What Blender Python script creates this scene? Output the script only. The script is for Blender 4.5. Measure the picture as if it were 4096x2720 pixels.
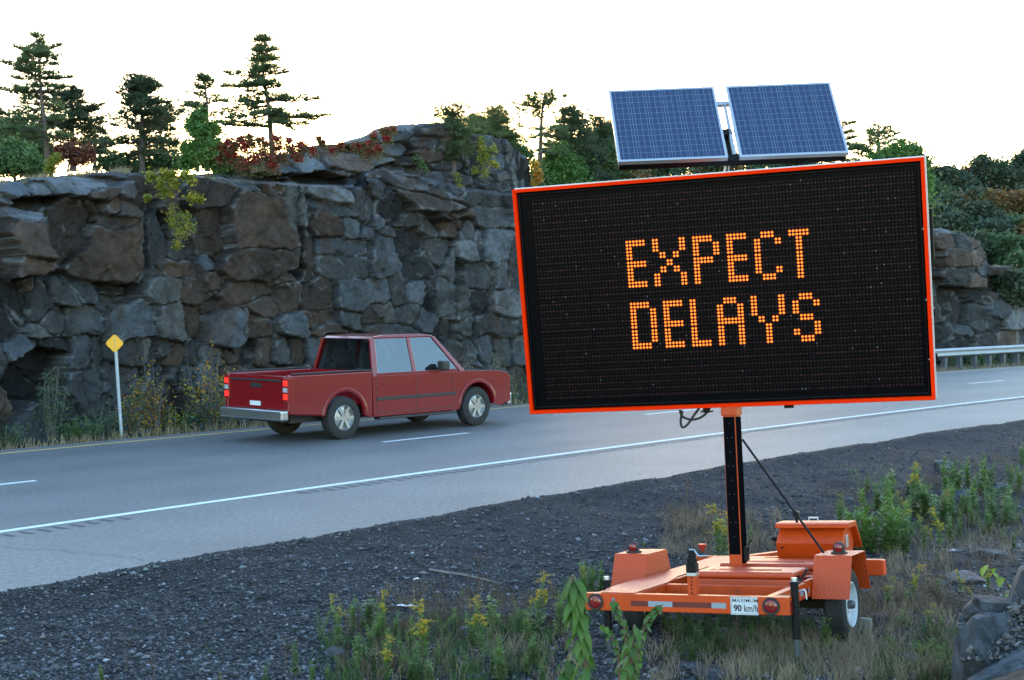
import bpy, math, random
import numpy as np
from mathutils import Matrix, Vector
random.seed(7); RNG=np.random.default_rng(7)
for o in list(bpy.data.objects): bpy.data.objects.remove(o)
SC=bpy.context.scene; COL=SC.collection
rad=math.radians
# ---------------------------------------------------------------- camera
FPX=5600.0; EYE=2.52                       # focal length in photo pixels, eye height over the road
_p,_r=rad(-1.66),rad(-0.47)
_P=np.array([[1,0,0],[0,math.cos(_p),-math.sin(_p)],[0,math.sin(_p),math.cos(_p)]])
CR=_P@np.array([math.cos(_r),0,math.sin(_r)]); CF=_P@np.array([0,1.,0]); CU=_P@np.array([-math.sin(_r),0,math.cos(_r)])
cam=bpy.data.cameras.new('camera'); co=bpy.data.objects.new('camera',cam); COL.objects.link(co); SC.camera=co
cam.lens=1400/1024*36; cam.sensor_width=36; cam.clip_end=3000; cam.clip_start=.1
m=Matrix.Identity(4)
for i in range(3): m[i][0],m[i][1],m[i][2]=CR[i],CU[i],-CF[i]
m[2][3]=EYE; co.matrix_world=m
cam.dof.use_dof=True; cam.dof.focus_distance=12.0; cam.dof.aperture_fstop=6.3
# ---------------------------------------------------------------- sky, sun, exposure
W=bpy.data.worlds.new('World'); SC.world=W; W.use_nodes=True
nt=W.node_tree; bg=nt.nodes['Background']; sk=nt.nodes.new('ShaderNodeTexSky')
sk.sky_type='NISHITA'; sk.sun_disc=False; SUN_EL,SUN_AZ=3.0,-3.0
sk.sun_elevation=rad(SUN_EL); sk.sun_rotation=rad(SUN_AZ); sk.air_density=1.0; sk.dust_density=.8; sk.ozone_density=1.9; sk.altitude=200
bg.inputs[1].default_value=0.15
nt.links.new(sk.outputs[0],bg.inputs[0])
sl=bpy.data.lights.new('sun','SUN'); so=bpy.data.objects.new('sun',sl); COL.objects.link(so)
sl.energy=0.12; sl.angle=rad(12); sl.color=(1,.78,.58)
sd=Vector((math.sin(rad(SUN_AZ))*math.cos(rad(SUN_EL)),math.cos(rad(SUN_AZ))*math.cos(rad(SUN_EL)),math.sin(rad(SUN_EL))))
so.rotation_euler=sd.to_track_quat('Z','Y').to_euler(); so.location=(0,0,30)
SC.view_settings.view_transform='Standard'; SC.view_settings.look='None'; SC.view_settings.gamma=1
EXPO=4.0
SC.view_settings.exposure=EXPO
# ---------------------------------------------------------------- helpers
def ray(nx,ny):
    return (nx-2048)/FPX*CR+CF-(ny-1360)/FPX*CU
def at_y(nx,ny,Y):
    d=ray(nx,ny); t=Y/d[1]; return np.array([d[0]*t,Y,EYE+d[2]*t])
def at_z(nx,ny,z=0.):
    d=ray(nx,ny); t=(z-EYE)/d[2]; return np.array([d[0]*t,d[1]*t,z])
def proj(P):
    P=np.asarray(P,float)-np.array([0,0,EYE]); w=P@CF
    return 2048+FPX*(P@CR)/w, 1360-FPX*(P@CU)/w
TH=rad(38.1); KAP=0.00436; ST,CT=math.sin(TH),math.cos(TH)
def sl_of(x,y):
    s=x*ST+y*CT; l=-x*CT+y*ST; return s,l+KAP*s*s/2
def road(s,lc):
    l=lc-KAP*s*s/2; return s*ST-l*CT, s*CT+l*ST
EDGE=11.1
def lerp(a,b,t): return a+(b-a)*t
def sstep(a,b,x):
    t=np.clip((x-a)/(b-a),0,1); return t*t*(3-2*t)
def _h(ix,iy,iz,seed):
    n=(ix*374761393+iy*668265263+iz*2147483647+seed*974634777)&0xffffffff
    n=((n^(n>>13))*1274126177)&0xffffffff; n=n^(n>>16)
    return (n&0xffffff)/float(0xffffff)
def vnoise(P,seed=0):
    P=np.asarray(P,float); F=np.floor(P).astype(np.int64); f=P-F; u=f*f*f*(f*(f*6-15)+10)
    r=0
    for dx in(0,1):
        for dy in(0,1):
            for dz in(0,1):
                w=(u[...,0] if dx else 1-u[...,0])*(u[...,1] if dy else 1-u[...,1])*(u[...,2] if dz else 1-u[...,2])
                r=r+w*_h(F[...,0]+dx,F[...,1]+dy,F[...,2]+dz,seed)
    return r*2-1
def fbm(P,oct=4,seed=0,gain=.5):
    a=1;r=0;P=np.asarray(P,float)
    for i in range(oct):
        r=r+a*vnoise(P*(2**i)+i*17.3,seed+i); a*=gain
    return r
def facets(U,seed=0,tilt=1.0):
    """angular facet field: nearest jittered point on the 2-D plane, each with a random tilted plane"""
    F=np.floor(U).astype(np.int64); best=np.full(U.shape[0],9e9); sec=np.full(U.shape[0],9e9); val=np.zeros(U.shape[0])
    for dx in(-1,0,1):
        for dy in(-1,0,1):
            cx=F[:,0]+dx; cy=F[:,1]+dy
            px=cx+_h(cx,cy,0*cx+1,seed); py=cy+_h(cx,cy,0*cx+2,seed)
            ex=U[:,0]-px; ey=U[:,1]-py; d=np.abs(ex)**1.6+np.abs(ey)**1.6
            v=(_h(cx,cy,0*cx+3,seed)-.5)+tilt*(ex*(_h(cx,cy,0*cx+4,seed)-.5)+ey*(_h(cx,cy,0*cx+5,seed)-.5))
            m=d<best; sec=np.where(m,best,np.minimum(sec,d)); val=np.where(m,v,val); best=np.where(m,d,best)
    return val,np.sqrt(sec)-np.sqrt(best)
def tag(o,label=None,cat=None,group=None,kind=None):
    if label:o['label']=label
    if cat:o['category']=cat
    if group:o['group']=group
    if kind:o['kind']=kind
    return o
def empty(name,loc=(0,0,0),mat=None):
    o=bpy.data.objects.new(name,None); COL.objects.link(o); o.empty_display_size=.2
    if mat is not None: o.matrix_world=mat
    else: o.location=loc
    return o
def np_mesh(name,V,F,mats,parent=None,smooth=False,col=None,mi=None):
    """V (n,3); F (m,k) array of equal-size faces"""
    V=np.asarray(V,np.float32); F=np.asarray(F,np.int32); me=bpy.data.meshes.new(name)
    k=F.shape[1]; me.vertices.add(len(V)); me.vertices.foreach_set('co',V.ravel())
    me.loops.add(F.size); me.loops.foreach_set('vertex_index',F.ravel())
    me.polygons.add(len(F)); me.polygons.foreach_set('loop_start',np.arange(0,F.size,k,dtype=np.int32))
    me.polygons.foreach_set('loop_total',np.full(len(F),k,np.int32))
    if smooth: me.polygons.foreach_set('use_smooth',np.ones(len(F),bool))
    if mi is not None: me.polygons.foreach_set('material_index',np.asarray(mi,np.int32))
    if col is not None:
        a=me.color_attributes.new('Col','FLOAT_COLOR','POINT'); c=np.ones((len(V),4),np.float32); c[:,:3]=col; a.data.foreach_set('color',c.ravel())
    me.update(calc_edges=True); me.validate()
    for mm in (mats if isinstance(mats,(list,tuple)) else [mats]): me.materials.append(mm)
    o=bpy.data.objects.new(name,me); COL.objects.link(o)
    if parent: o.parent=parent
    return o
class MB:
    def __init__(s): s.v=[];s.f=[];s.m=[];s.cur=0
    def add(s,vs,fs):
        n=len(s.v); s.v+= [tuple(map(float,v)) for v in vs]; s.f+=[tuple(i+n for i in f) for f in fs]; s.m+=[s.cur]*len(fs); return s
    def box(s,x0,x1,y0,y1,z0,z1):
        return s.add([(x0,y0,z0),(x1,y0,z0),(x1,y1,z0),(x0,y1,z0),(x0,y0,z1),(x1,y0,z1),(x1,y1,z1),(x0,y1,z1)],
          [(0,3,2,1),(4,5,6,7),(0,1,5,4),(1,2,6,5),(2,3,7,6),(3,0,4,7)])
    def prism(s,poly,axis,a,b):
        """poly: 2-D outline; extruded along axis ('x','y','z') from a to b"""
        def P(p,t):
            return {'x':(t,p[0],p[1]),'y':(p[0],t,p[1]),'z':(p[0],p[1],t)}[axis]
        n=len(poly); vs=[P(p,a) for p in poly]+[P(p,b) for p in poly]
        fs=[tuple(range(n)),tuple(range(2*n-1,n-1,-1))]+[(i,n+i,n+(i+1)%n,(i+1)%n) for i in range(n)]
        return s.add(vs,fs)
    def tube(s,pts,rs,n=8,cap=True):
        pts=[np.array(p,float) for p in pts]
        if not isinstance(rs,(list,tuple,np.ndarray)): rs=[rs]*len(pts)
        vs=[];fs=[]; up=None
        for i,p in enumerate(pts):
            d=pts[min(i+1,len(pts)-1)]-pts[max(i-1,0)]; d=d/(np.linalg.norm(d)+1e-9)
            if up is None:
                up=np.array([0,0,1.]) if abs(d[2])<.9 else np.array([1.,0,0])
            a=np.cross(d,up); a/=np.linalg.norm(a)+1e-9; b=np.cross(a,d); up=b
            for k in range(n):
                t=2*math.pi*k/n; vs.append(p+rs[i]*(a*math.cos(t)+b*math.sin(t)))
        for i in range(len(pts)-1):
            for k in range(n):
                a=i*n+k;b=i*n+(k+1)%n; fs.append((a,b,b+n,a+n))
        if cap: fs+= [tuple(range(n-1,-1,-1)),tuple(range((len(pts)-1)*n,len(pts)*n))]
        return s.add(vs,fs)
    def cyl(s,c,axis,r,h,n=24,r2=None):
        c=np.array(c,float); a={'x':(1,0,0),'y':(0,1,0),'z':(0,0,1)}[axis] if isinstance(axis,str) else axis
        a=np.array(a,float); a/=np.linalg.norm(a)
        return s.tube([c-a*h/2,c+a*h/2],[r,r if r2 is None else r2],n)
    def lathe(s,c,axis,prof,n=32,closed=False):
        """prof: list of (radius, along)"""
        c=np.array(c,float); ax={'x':0,'y':1,'z':2}[axis]; e=[(ax+1)%3,(ax+2)%3]; vs=[];fs=[]
        for r,h in prof:
            for k in range(n):
                t=2*math.pi*k/n; p=c.copy(); p[ax]+=h; p[e[0]]+=r*math.cos(t); p[e[1]]+=r*math.sin(t); vs.append(p)
        m=len(prof)
        for i in range(m if closed else m-1):
            j=(i+1)%m
            for k in range(n): fs.append((i*n+k,i*n+(k+1)%n,j*n+(k+1)%n,j*n+k))
        return s.add(vs,fs)
    def build(s,name,mats,parent=None,smooth=False,bevel=0,seg=2,mat=None,angle=30):
        me=bpy.data.meshes.new(name); me.from_pydata(s.v,[],s.f)
        for mm in (mats if isinstance(mats,(list,tuple)) else [mats]): me.materials.append(mm)
        me.polygons.foreach_set('material_index',s.m)
        import bmesh
        bm=bmesh.new(); bm.from_mesh(me); bmesh.ops.recalc_face_normals(bm,faces=bm.faces); bm.to_mesh(me); bm.free()
        if smooth:
            me.polygons.foreach_set('use_smooth',[True]*len(me.polygons)); me.set_sharp_from_angle(angle=rad(angle))
        me.update()
        o=bpy.data.objects.new(name,me); COL.objects.link(o)
        if bevel:
            b=o.modifiers.new('bevel','BEVEL'); b.width=bevel; b.segments=seg; b.limit_method='ANGLE'; b.angle_limit=rad(35)
        if parent: o.parent=parent
        if mat is not None: o.matrix_world=mat
        return o
# ---------------------------------------------------------------- materials
MATS={}
def M(name,col,rough=.6,metal=0,var=.0,vscale=6.,bump=0,bscale=40.,emit=None,estr=0,spec=.5,col2=None,mixscale=2.,coat=0,crough=.08,attr=False,trans=0,contrast=(.4,.6)):
    if name in MATS: return MATS[name]
    m=bpy.data.materials.new(name); m.use_nodes=True; n=m.node_tree; L=n.links; b=n.nodes['Principled BSDF']
    b.inputs['Base Color'].default_value=(*col,1); b.inputs['Roughness'].default_value=rough; b.inputs['Metallic'].default_value=metal
    b.inputs['Specular IOR Level'].default_value=spec
    if coat: b.inputs['Coat Weight'].default_value=coat; b.inputs['Coat Roughness'].default_value=crough
    tc=n.nodes.new('ShaderNodeTexCoord'); out=None
    if attr:
        a=n.nodes.new('ShaderNodeAttribute'); a.attribute_name='Col'; out=a.outputs['Color']
    if col2 is not None:
        t=n.nodes.new('ShaderNodeTexNoise'); t.inputs['Scale'].default_value=mixscale; t.inputs['Detail'].default_value=6; L.new(tc.outputs['Object'],t.inputs['Vector'])
        r=n.nodes.new('ShaderNodeValToRGB'); r.color_ramp.elements[0].position=contrast[0]; r.color_ramp.elements[1].position=contrast[1]
        r.color_ramp.elements[0].color=(*col,1); r.color_ramp.elements[1].color=(*col2,1); L.new(t.outputs['Fac'],r.inputs['Fac']); out=r.outputs['Color']
    if var:
        t=n.nodes.new('ShaderNodeTexNoise'); t.inputs['Scale'].default_value=vscale; t.inputs['Detail'].default_value=5; L.new(tc.outputs['Object'],t.inputs['Vector'])
        mr=n.nodes.new('ShaderNodeMapRange'); mr.inputs['From Min'].default_value=.25; mr.inputs['From Max'].default_value=.75; mr.inputs['To Min'].default_value=1-var; mr.inputs['To Max'].default_value=1+var
        L.new(t.outputs['Fac'],mr.inputs['Value']); mx=n.nodes.new('ShaderNodeVectorMath'); mx.operation='SCALE'
        if out is not None: L.new(out,mx.inputs[0])
        else: mx.inputs[0].default_value=col
        L.new(mr.outputs[0],mx.inputs['Scale']); out=mx.outputs[0]
    if out is not None: L.new(out,b.inputs['Base Color'])
    if bump:
        t=n.nodes.new('ShaderNodeTexNoise'); t.inputs['Scale'].default_value=bscale; t.inputs['Detail'].default_value=6; L.new(tc.outputs['Object'],t.inputs['Vector'])
        bp=n.nodes.new('ShaderNodeBump'); bp.inputs['Strength'].default_value=bump; bp.inputs['Distance'].default_value=.02; L.new(t.outputs['Fac'],bp.inputs['Height']); L.new(bp.outputs[0],b.inputs['Normal'])
    if emit: b.inputs['Emission Color'].default_value=(*emit,1); b.inputs['Emission Strength'].default_value=estr
    if trans:
        tr=n.nodes.new('ShaderNodeBsdfTranslucent'); ms=n.nodes.new('ShaderNodeMixShader'); ms.inputs[0].default_value=trans
        if out is not None: L.new(out,tr.inputs[0])
        else: tr.inputs[0].default_value=(*col,1)
        L.new(b.outputs[0],ms.inputs[1]); L.new(tr.outputs[0],ms.inputs[2]); L.new(ms.outputs[0],n.nodes['Material Output'].inputs[0])
    MATS[name]=m; return m
def leafM(name,col,col2,scale=1.5,trans=.35): return M(name,col,.55,col2=col2,mixscale=scale,trans=trans,var=.35,vscale=9,contrast=(.35,.65))
MX=1/2**EXPO
# ---------------------------------------------------------------- ground
def tz(x,y,noise=True):
    x=np.asarray(x,float); y=np.asarray(y,float)
    s,lc=sl_of(x,y); t=EDGE-lc
    z=.010-.045*sstep(.12,.45,t)-.085*np.clip(t-.15,0,4.2)
    z=z+.10*sstep(5.2,8.5,t)+.055*np.clip(t-8.0,0,30)
    z=z+.05*sstep(2.3,4.5,x)*sstep(3,6,t)
    d=lc-22.15
    zf=-.02-.16*np.clip(d,0,2.2)+.10*np.clip(d-2.6,0,3)
    inroad=(lc>=EDGE)&(lc<=22.15)
    z=np.where(inroad,-.03+.040*sstep(-.14,-.0,t),np.where(lc>22.15,zf,z))
    far=sstep(60,110,np.hypot(x,y)); z=z*(1-far)-.3*far
    z=z+3.2*sstep(28.5,36,lc)*sstep(20,27,s)*(1-.55*sstep(58,75,s))+1.5*sstep(33,45,lc)*(1-sstep(20,27,s))
    if noise:
        P=np.stack([x,y,0*x],-1); k=sstep(.0,.7,t)+sstep(.1,.6,d)+.45*sstep(-.14,-.05,t)*(1-sstep(.0,.7,t)); k=np.clip(k,0,1)*(1-far)
        z=z+k*(.035*fbm(P*.9,3,5)+.012*fbm(P*6,3,9)+.05*sstep(4,7,t)*fbm(P*1.7,3,15))
    return z
def on_ground(nx,ny):
    z=-.35
    for _ in range(25):
        p=at_z(nx,ny,z); z=.5*z+.5*float(tz(p[0],p[1]))
    p=at_z(nx,ny,z); return np.array([p[0],p[1],float(tz(p[0],p[1]))])
def axis_coords(a,b,step,lo,hi,g=1.18):
    c=list(np.arange(a,b+1e-6,step)); d=step
    while c[-1]<hi: d*=g; c.append(c[-1]+d)
    d=step
    while c[0]>lo: d*=g; c.insert(0,c[0]-d)
    return np.array(c)
xs=axis_coords(-8,15,.095,-900,900); ys=axis_coords(7,31,.095,-60,1500)
X,Y=np.meshgrid(xs,ys); Z=tz(X.ravel(),Y.ravel())
nx_,ny_=len(xs),len(ys); idx=np.arange(nx_*ny_).reshape(ny_,nx_)
F=np.stack([idx[:-1,:-1],idx[:-1,1:],idx[1:,1:],idx[1:,:-1]],-1).reshape(-1,4)
def ground_mat():
    m=bpy.data.materials.new('ground'); m.use_nodes=True; n=m.node_tree; L=n.links; b=n.nodes['Principled BSDF']; b.inputs['Roughness'].default_value=.9; b.inputs['Specular IOR Level'].default_value=.2
    a=n.nodes.new('ShaderNodeAttribute'); a.attribute_name='Col'
    tc=n.nodes.new('ShaderNodeTexCoord')
    v=n.nodes.new('ShaderNodeTexVoronoi'); v.inputs['Scale'].default_value=42; L.new(tc.outputs['Object'],v.inputs['Vector'])
    v2=n.nodes.new('ShaderNodeTexNoise'); v2.inputs['Scale'].default_value=9; v2.inputs['Detail'].default_value=8; L.new(tc.outputs['Object'],v2.inputs['Vector'])
    bw=n.nodes.new('ShaderNodeSeparateColor'); L.new(v.outputs['Color'],bw.inputs[0])
    mr=n.nodes.new('ShaderNodeMapRange'); mr.inputs['To Min'].default_value=.45; mr.inputs['To Max'].default_value=1.75; L.new(bw.outputs[0],mr.inputs['Value'])
    mr2=n.nodes.new('ShaderNodeMapRange'); mr2.inputs['From Min'].default_value=.3; mr2.inputs['From Max'].default_value=.7; mr2.inputs['To Min'].default_value=.6; mr2.inputs['To Max'].default_value=1.4; L.new(v2.outputs['Fac'],mr2.inputs['Value'])
    mu=n.nodes.new('ShaderNodeMath'); mu.operation='MULTIPLY'; L.new(mr.outputs[0],mu.inputs[0]); L.new(mr2.outputs[0],mu.inputs[1])
    s=n.nodes.new('ShaderNodeVectorMath'); s.operation='SCALE'; L.new(a.outputs['Color'],s.inputs[0]); L.new(mu.outputs[0],s.inputs['Scale']); L.new(s.outputs[0],b.inputs['Base Color'])
    bp=n.nodes.new('ShaderNodeBump'); bp.inputs['Strength'].default_value=.9; bp.inputs['Distance'].default_value=.012; L.new(v.outputs['Distance'],bp.inputs['Height']); bp.invert=True; L.new(bp.outputs[0],b.inputs['Normal'])
    return m
xx,yy=X.ravel(),Y.ravel(); s_,lc_=sl_of(xx,yy); t_=EDGE-lc_
Pn=np.stack([xx,yy,0*xx],-1); nn=fbm(Pn*.55,4,31); n2=fbm(Pn*2.2,3,41)
gravel=np.array([.014,.0155,.020]); sand=np.array([.135,.105,.082]); soil=np.array([.030,.027,.025]); verge=np.array([.035,.04,.025])
k=sstep(4.6,6.8,t_+1.2*nn+.5*n2)[:,None]; colr=gravel*(1-k)+sand*k
k2=sstep(.1,.7,n2+.5*nn)[:,None]*.6*sstep(4.8,6.5,t_)[:,None]; colr=colr*(1-k2)+soil*k2
k3=sstep(22.2,22.8,lc_)[:,None]; colr=colr*(1-k3)+verge*k3
k4=(1-sstep(.25,.8,t_))[:,None]*(1-k3)*.5; colr=colr*(1-k4)+np.array([.016,.016,.018])*k4
ground=tag(np_mesh('ground',np.stack([xx,yy,Z],-1),F,ground_mat(),smooth=True,col=colr),kind='structure')
# ---------------------------------------------------------------- road
def road_sheet(l0,l1,s0,s1,z,ds=.5,nl=1,wob=0,seed=0):
    n=int((s1-s0)/ds)+1; S=np.linspace(s0,s1,n); V=[]
    for j in range(nl+1):
        lc=l0+(l1-l0)*j/nl
        L_=np.full(n,lc)
        if wob and j==0: L_=L_+wob*fbm(np.stack([S*3,0*S,0*S],-1),4,seed)
        x,y=road(S,L_); V.append(np.stack([x,y,np.full(n,z)],-1))
    V=np.concatenate(V); F=[]
    for j in range(nl):
        a=np.arange(n-1)+j*n; F.append(np.stack([a,a+1,a+1+n,a+n],-1))
    return V,np.concatenate(F)
def asphalt_mat(name,base,shoulder=False):
    m=bpy.data.materials.new(name); m.use_nodes=True; n=m.node_tree; L=n.links; b=n.nodes['Principled BSDF']; b.inputs['Roughness'].default_value=.62; b.inputs['Specular IOR Level'].default_value=.5
    a=n.nodes.new('ShaderNodeAttribute'); a.attribute_name='Col'; tc=n.nodes.new('ShaderNodeTexCoord')
    t1=n.nodes.new('ShaderNodeTexNoise'); t1.inputs['Scale'].default_value=15; t1.inputs['Detail'].default_value=6; t1.inputs['Roughness'].default_value=.8
    t2=n.nodes.new('ShaderNodeTexNoise'); t2.inputs['Scale'].default_value=.5; t2.inputs['Detail'].default_value=7
    for t in(t1,t2): L.new(tc.outputs['Object'],t.inputs['Vector'])
    r1=n.nodes.new('ShaderNodeMapRange'); r1.inputs['From Min'].default_value=.25; r1.inputs['From Max'].default_value=.75; r1.inputs['To Min'].default_value=.30; r1.inputs['To Max'].default_value=1.70
    r2=n.nodes.new('ShaderNodeMapRange'); r2.inputs['From Min'].default_value=.3; r2.inputs['From Max'].default_value=.7; r2.inputs['To Min'].default_value=.84; r2.inputs['To Max'].default_value=1.14
    L.new(t1.outputs['Fac'],r1.inputs['Value']); L.new(t2.outputs['Fac'],r2.inputs['Value'])
    mu=n.nodes.new('ShaderNodeMath'); mu.operation='MULTIPLY'; L.new(r1.outputs[0],mu.inputs[0]); L.new(r2.outputs[0],mu.inputs[1])
    s=n.nodes.new('ShaderNodeVectorMath'); s.operation='SCALE'; L.new(a.outputs['Color'],s.inputs[0]); L.new(mu.outputs[0],s.inputs['Scale']); L.new(s.outputs[0],b.inputs['Base Color'])
    bp=n.nodes.new('ShaderNodeBump'); bp.inputs['Strength'].default_value=.5; bp.inputs['Distance'].default_value=.006; L.new(t1.outputs['Fac'],bp.inputs['Height']); L.new(bp.outputs[0],b.inputs['Normal'])
    return m
S0,S1=-60,230
NL=88
V,F=road_sheet(EDGE-.03,22.15,S0,S1,0,ds=.06 if False else .25,nl=NL,wob=.0)
lcv=np.repeat(np.linspace(EDGE-.03,22.15,NL+1),len(V)//(NL+1)); sv=np.tile(np.linspace(S0,S1,len(V)//(NL+1)),NL+1)
shoulder=np.array([.125,.122,.122]); lane=np.array([.108,.109,.114])
k=sstep(14.0,14.2,lcv)[:,None]; c=shoulder*(1-k)+lane*k
wp=np.zeros(len(lcv))
for cc in(15.05,16.85,18.8,20.6): wp+=np.exp(-((lcv-cc)/.42)**2)
c=c*(1-.13*wp[:,None]*k)
edge_w=.10*fbm(np.stack([sv*2.5,0*sv,0*sv],-1),4,3)
x,y=road(sv,lcv+np.where(lcv<EDGE,edge_w,0)); V=np.stack([x,y,np.zeros(len(lcv))],-1)
V[:,2]+=np.where(lcv<EDGE+.05,-.0,0)
tag(np_mesh('road',V,F,asphalt_mat('asphalt',.1),smooth=True,col=c),kind='structure')
white=M('road_paint_white',(.62,.64,.66),.7,var=.18,vscale=14,bump=.2); yellow=M('road_paint_yellow',(.62,.42,.12),.7,var=.2,vscale=14,bump=.2)
wv,wf=road_sheet(14.05,14.19,S0,S1,.004,ds=.25,nl=1,wob=.006,seed=4)
tag(np_mesh('edge_line',wv,wf,white),kind='structure')
wv,wf=road_sheet(21.56,21.67,S0,S1,.004,ds=.25,nl=1,wob=.006,seed=5)
tag(np_mesh('median_edge_line',wv,wf,yellow),kind='structure')
dash=MB()
def s_at(nx,ny): p=at_z(nx,ny,0); return sl_of(p[0],p[1])
D=[s_at(136,1922)[0]-3.3,s_at(136,1922)[0],s_at(1501,1766.6)[0],s_at(1873,1732)[0],s_at(2568,1658)[0],s_at(2568,1658)[0]+3.2,s_at(3300,1588)[0]-1.5,s_at(3300,1588)[0]+1.2,s_at(3863,1533.8)[0],s_at(4006,1522)[0]]
DV=[];DF=[];n0=0
for i in range(0,len(D),2):
    v,f=road_sheet(17.80,17.92,D[i],D[i+1],.004,ds=.3); DV.append(v);DF.append(f+n0);n0+=len(v)
last=D[-1]
for q in range(12):
    v,f=road_sheet(17.80,17.92,last+6+9*q,last+9+9*q,.004,ds=.4); DV.append(v);DF.append(f+n0);n0+=len(v)
tag(np_mesh('lane_line',np.concatenate(DV),np.concatenate(DF),white),kind='structure')
# rumble strip: short dark grooves just outside the white line
dk=M('groove_dark',(.066,.067,.071),.9); RV=[];RF=[];n0=0
for s in np.arange(-2,75,.21):
    if vnoise(np.array([[s*.35,3,0]]),8)[0]<-.55: continue
    v,f=road_sheet(13.74+random.uniform(-.05,.03),13.97+random.uniform(-.04,.01),s,s+.07,.0035,ds=.03); RV.append(v);RF.append(f+n0);n0+=len(v)
tag(np_mesh('rumble_strip',np.concatenate(RV),np.concatenate(RF),dk),kind='structure')
# long thin crack across the paved shoulder
pa,pb=at_z(0,2188,0),at_z(700,2244,0); n=60; T=np.linspace(-.3,1,n); Pc=pa[None]*(1-T[:,None])+pb[None]*T[:,None]
w=fbm(np.stack([T*14,0*T,0*T],-1),4,77)*.07; dirv=(pb-pa)/np.linalg.norm(pb-pa); nv=np.array([-dirv[1],dirv[0],0])
A=Pc+nv*(w[:,None]-.004); B=Pc+nv*(w[:,None]+.004); A[:,2]=B[:,2]=.0035
a=np.arange(n-1); tag(np_mesh('pavement_crack',np.concatenate([A,B]),np.stack([a,a+1,a+1+n,a+n],-1),dk),kind='structure')
# ---------------------------------------------------------------- rock cut
def rock_mat(name='rock',sc=1.):
    m=bpy.data.materials.new(name); m.use_nodes=True; n=m.node_tree; L=n.links; b=n.nodes['Principled BSDF']; b.inputs['Roughness'].default_value=.78; b.inputs['Specular IOR Level'].default_value=.35
    a=n.nodes.new('ShaderNodeAttribute'); a.attribute_name='Col'; tc=n.nodes.new('ShaderNodeTexCoord'); co_=tc.outputs['Object']
    def noise(scale,det=8,rg=.6,dist=0,vec=None):
        t=n.nodes.new('ShaderNodeTexNoise'); t.inputs['Scale'].default_value=scale; t.inputs['Detail'].default_value=det; t.inputs['Roughness'].default_value=rg; t.inputs['Distortion'].default_value=dist; L.new(vec or co_,t.inputs['Vector']); return t.outputs['Fac']
    def mr(v,a0,a1,b0,b1):
        r=n.nodes.new('ShaderNodeMapRange'); r.inputs['From Min'].default_value=a0; r.inputs['From Max'].default_value=a1; r.inputs['To Min'].default_value=b0; r.inputs['To Max'].default_value=b1; L.new(v,r.inputs['Value']); return r.outputs[0]
    def mix(fac,A,B):
        x=n.nodes.new('ShaderNodeMix'); x.data_type='RGBA'; L.new(fac,x.inputs['Factor'])
        for sck,v in((x.inputs[6],A),(x.inputs[7],B)):
            if isinstance(v,tuple): sck.default_value=(*v,1)
            else: L.new(v,sck)
        return x.outputs[2]
    def scale(c,f):
        s=n.nodes.new('ShaderNodeVectorMath'); s.operation='SCALE'; L.new(c,s.inputs[0]); L.new(f,s.inputs['Scale']); return s.outputs[0]
    mp=n.nodes.new('ShaderNodeMapping'); mp.inputs['Scale'].default_value=(1,1,.35); L.new(co_,mp.inputs['Vector'])
    c=scale(a.outputs['Color'],mr(noise(1.3*sc,10,.72),.3,.7,.35,1.65))
    c=scale(c,mr(noise(11*sc,8,.75),.3,.7,.6,1.4))
    c=mix(mr(noise(.7*sc,8,.7,.6,mp.outputs[0]),.54,.64,0,.6),c,(.050,.030,.021))       # rusty stain
    c=mix(mr(noise(2.2*sc,10,.75,1.2),.60,.66,0,.6),c,(.12,.13,.14))                      # pale mineral scars
    c=mix(mr(noise(1.5*sc,8,.7,.3),.63,.70,0,.6),c,(.022,.024,.022))                       # dark lichen
    mp2=n.nodes.new('ShaderNodeMapping'); mp2.inputs['Scale'].default_value=(2.5,2.5,.18); L.new(co_,mp2.inputs['Vector'])
    c=mix(mr(noise(1.3*sc,5,.6,0,mp2.outputs[0]),.62,.72,0,.45),c,(.03,.034,.04))          # water streaks
    vd=n.nodes.new('ShaderNodeVectorMath'); vd.operation='ADD'; tn=n.nodes.new('ShaderNodeTexNoise'); tn.inputs['Scale'].default_value=1.7*sc; tn.inputs['Detail'].default_value=5; L.new(co_,tn.inputs['Vector'])
    sc_=n.nodes.new('ShaderNodeVectorMath'); sc_.operation='SCALE'; sc_.inputs['Scale'].default_value=.7/sc; L.new(tn.outputs['Color'],sc_.inputs[0]); L.new(co_,vd.inputs[0]); L.new(sc_.outputs[0],vd.inputs[1])
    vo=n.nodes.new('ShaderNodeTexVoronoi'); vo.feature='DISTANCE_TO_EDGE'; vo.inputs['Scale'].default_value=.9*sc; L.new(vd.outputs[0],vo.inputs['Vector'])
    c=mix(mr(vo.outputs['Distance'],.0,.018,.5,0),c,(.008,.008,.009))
    vo2=n.nodes.new('ShaderNodeTexVoronoi'); vo2.inputs['Scale'].default_value=2.6*sc; L.new(vd.outputs[0],vo2.inputs['Vector']); s2=n.nodes.new('ShaderNodeSeparateColor'); L.new(vo2.outputs['Color'],s2.inputs[0]); c=scale(c,mr(s2.outputs[0],0,1,.86,1.16))
    L.new(c,b.inputs['Base Color'])
    bp=n.nodes.new('ShaderNodeBump'); bp.inputs['Strength'].default_value=.6; bp.inputs['Distance'].default_value=.035/sc; L.new(noise(3.5*sc,12,.68,.4),bp.inputs['Height'])
    bp2=n.nodes.new('ShaderNodeBump'); bp2.inputs['Strength'].default_value=.6; bp2.inputs['Distance'].default_value=.03/sc; L.new(noise(16*sc,8,.7),bp2.inputs['Height']); L.new(bp.outputs[0],bp2.inputs['Normal']); L.new(bp2.outputs[0],b.inputs['Normal'])
    return m
ROCK=rock_mat()
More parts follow.
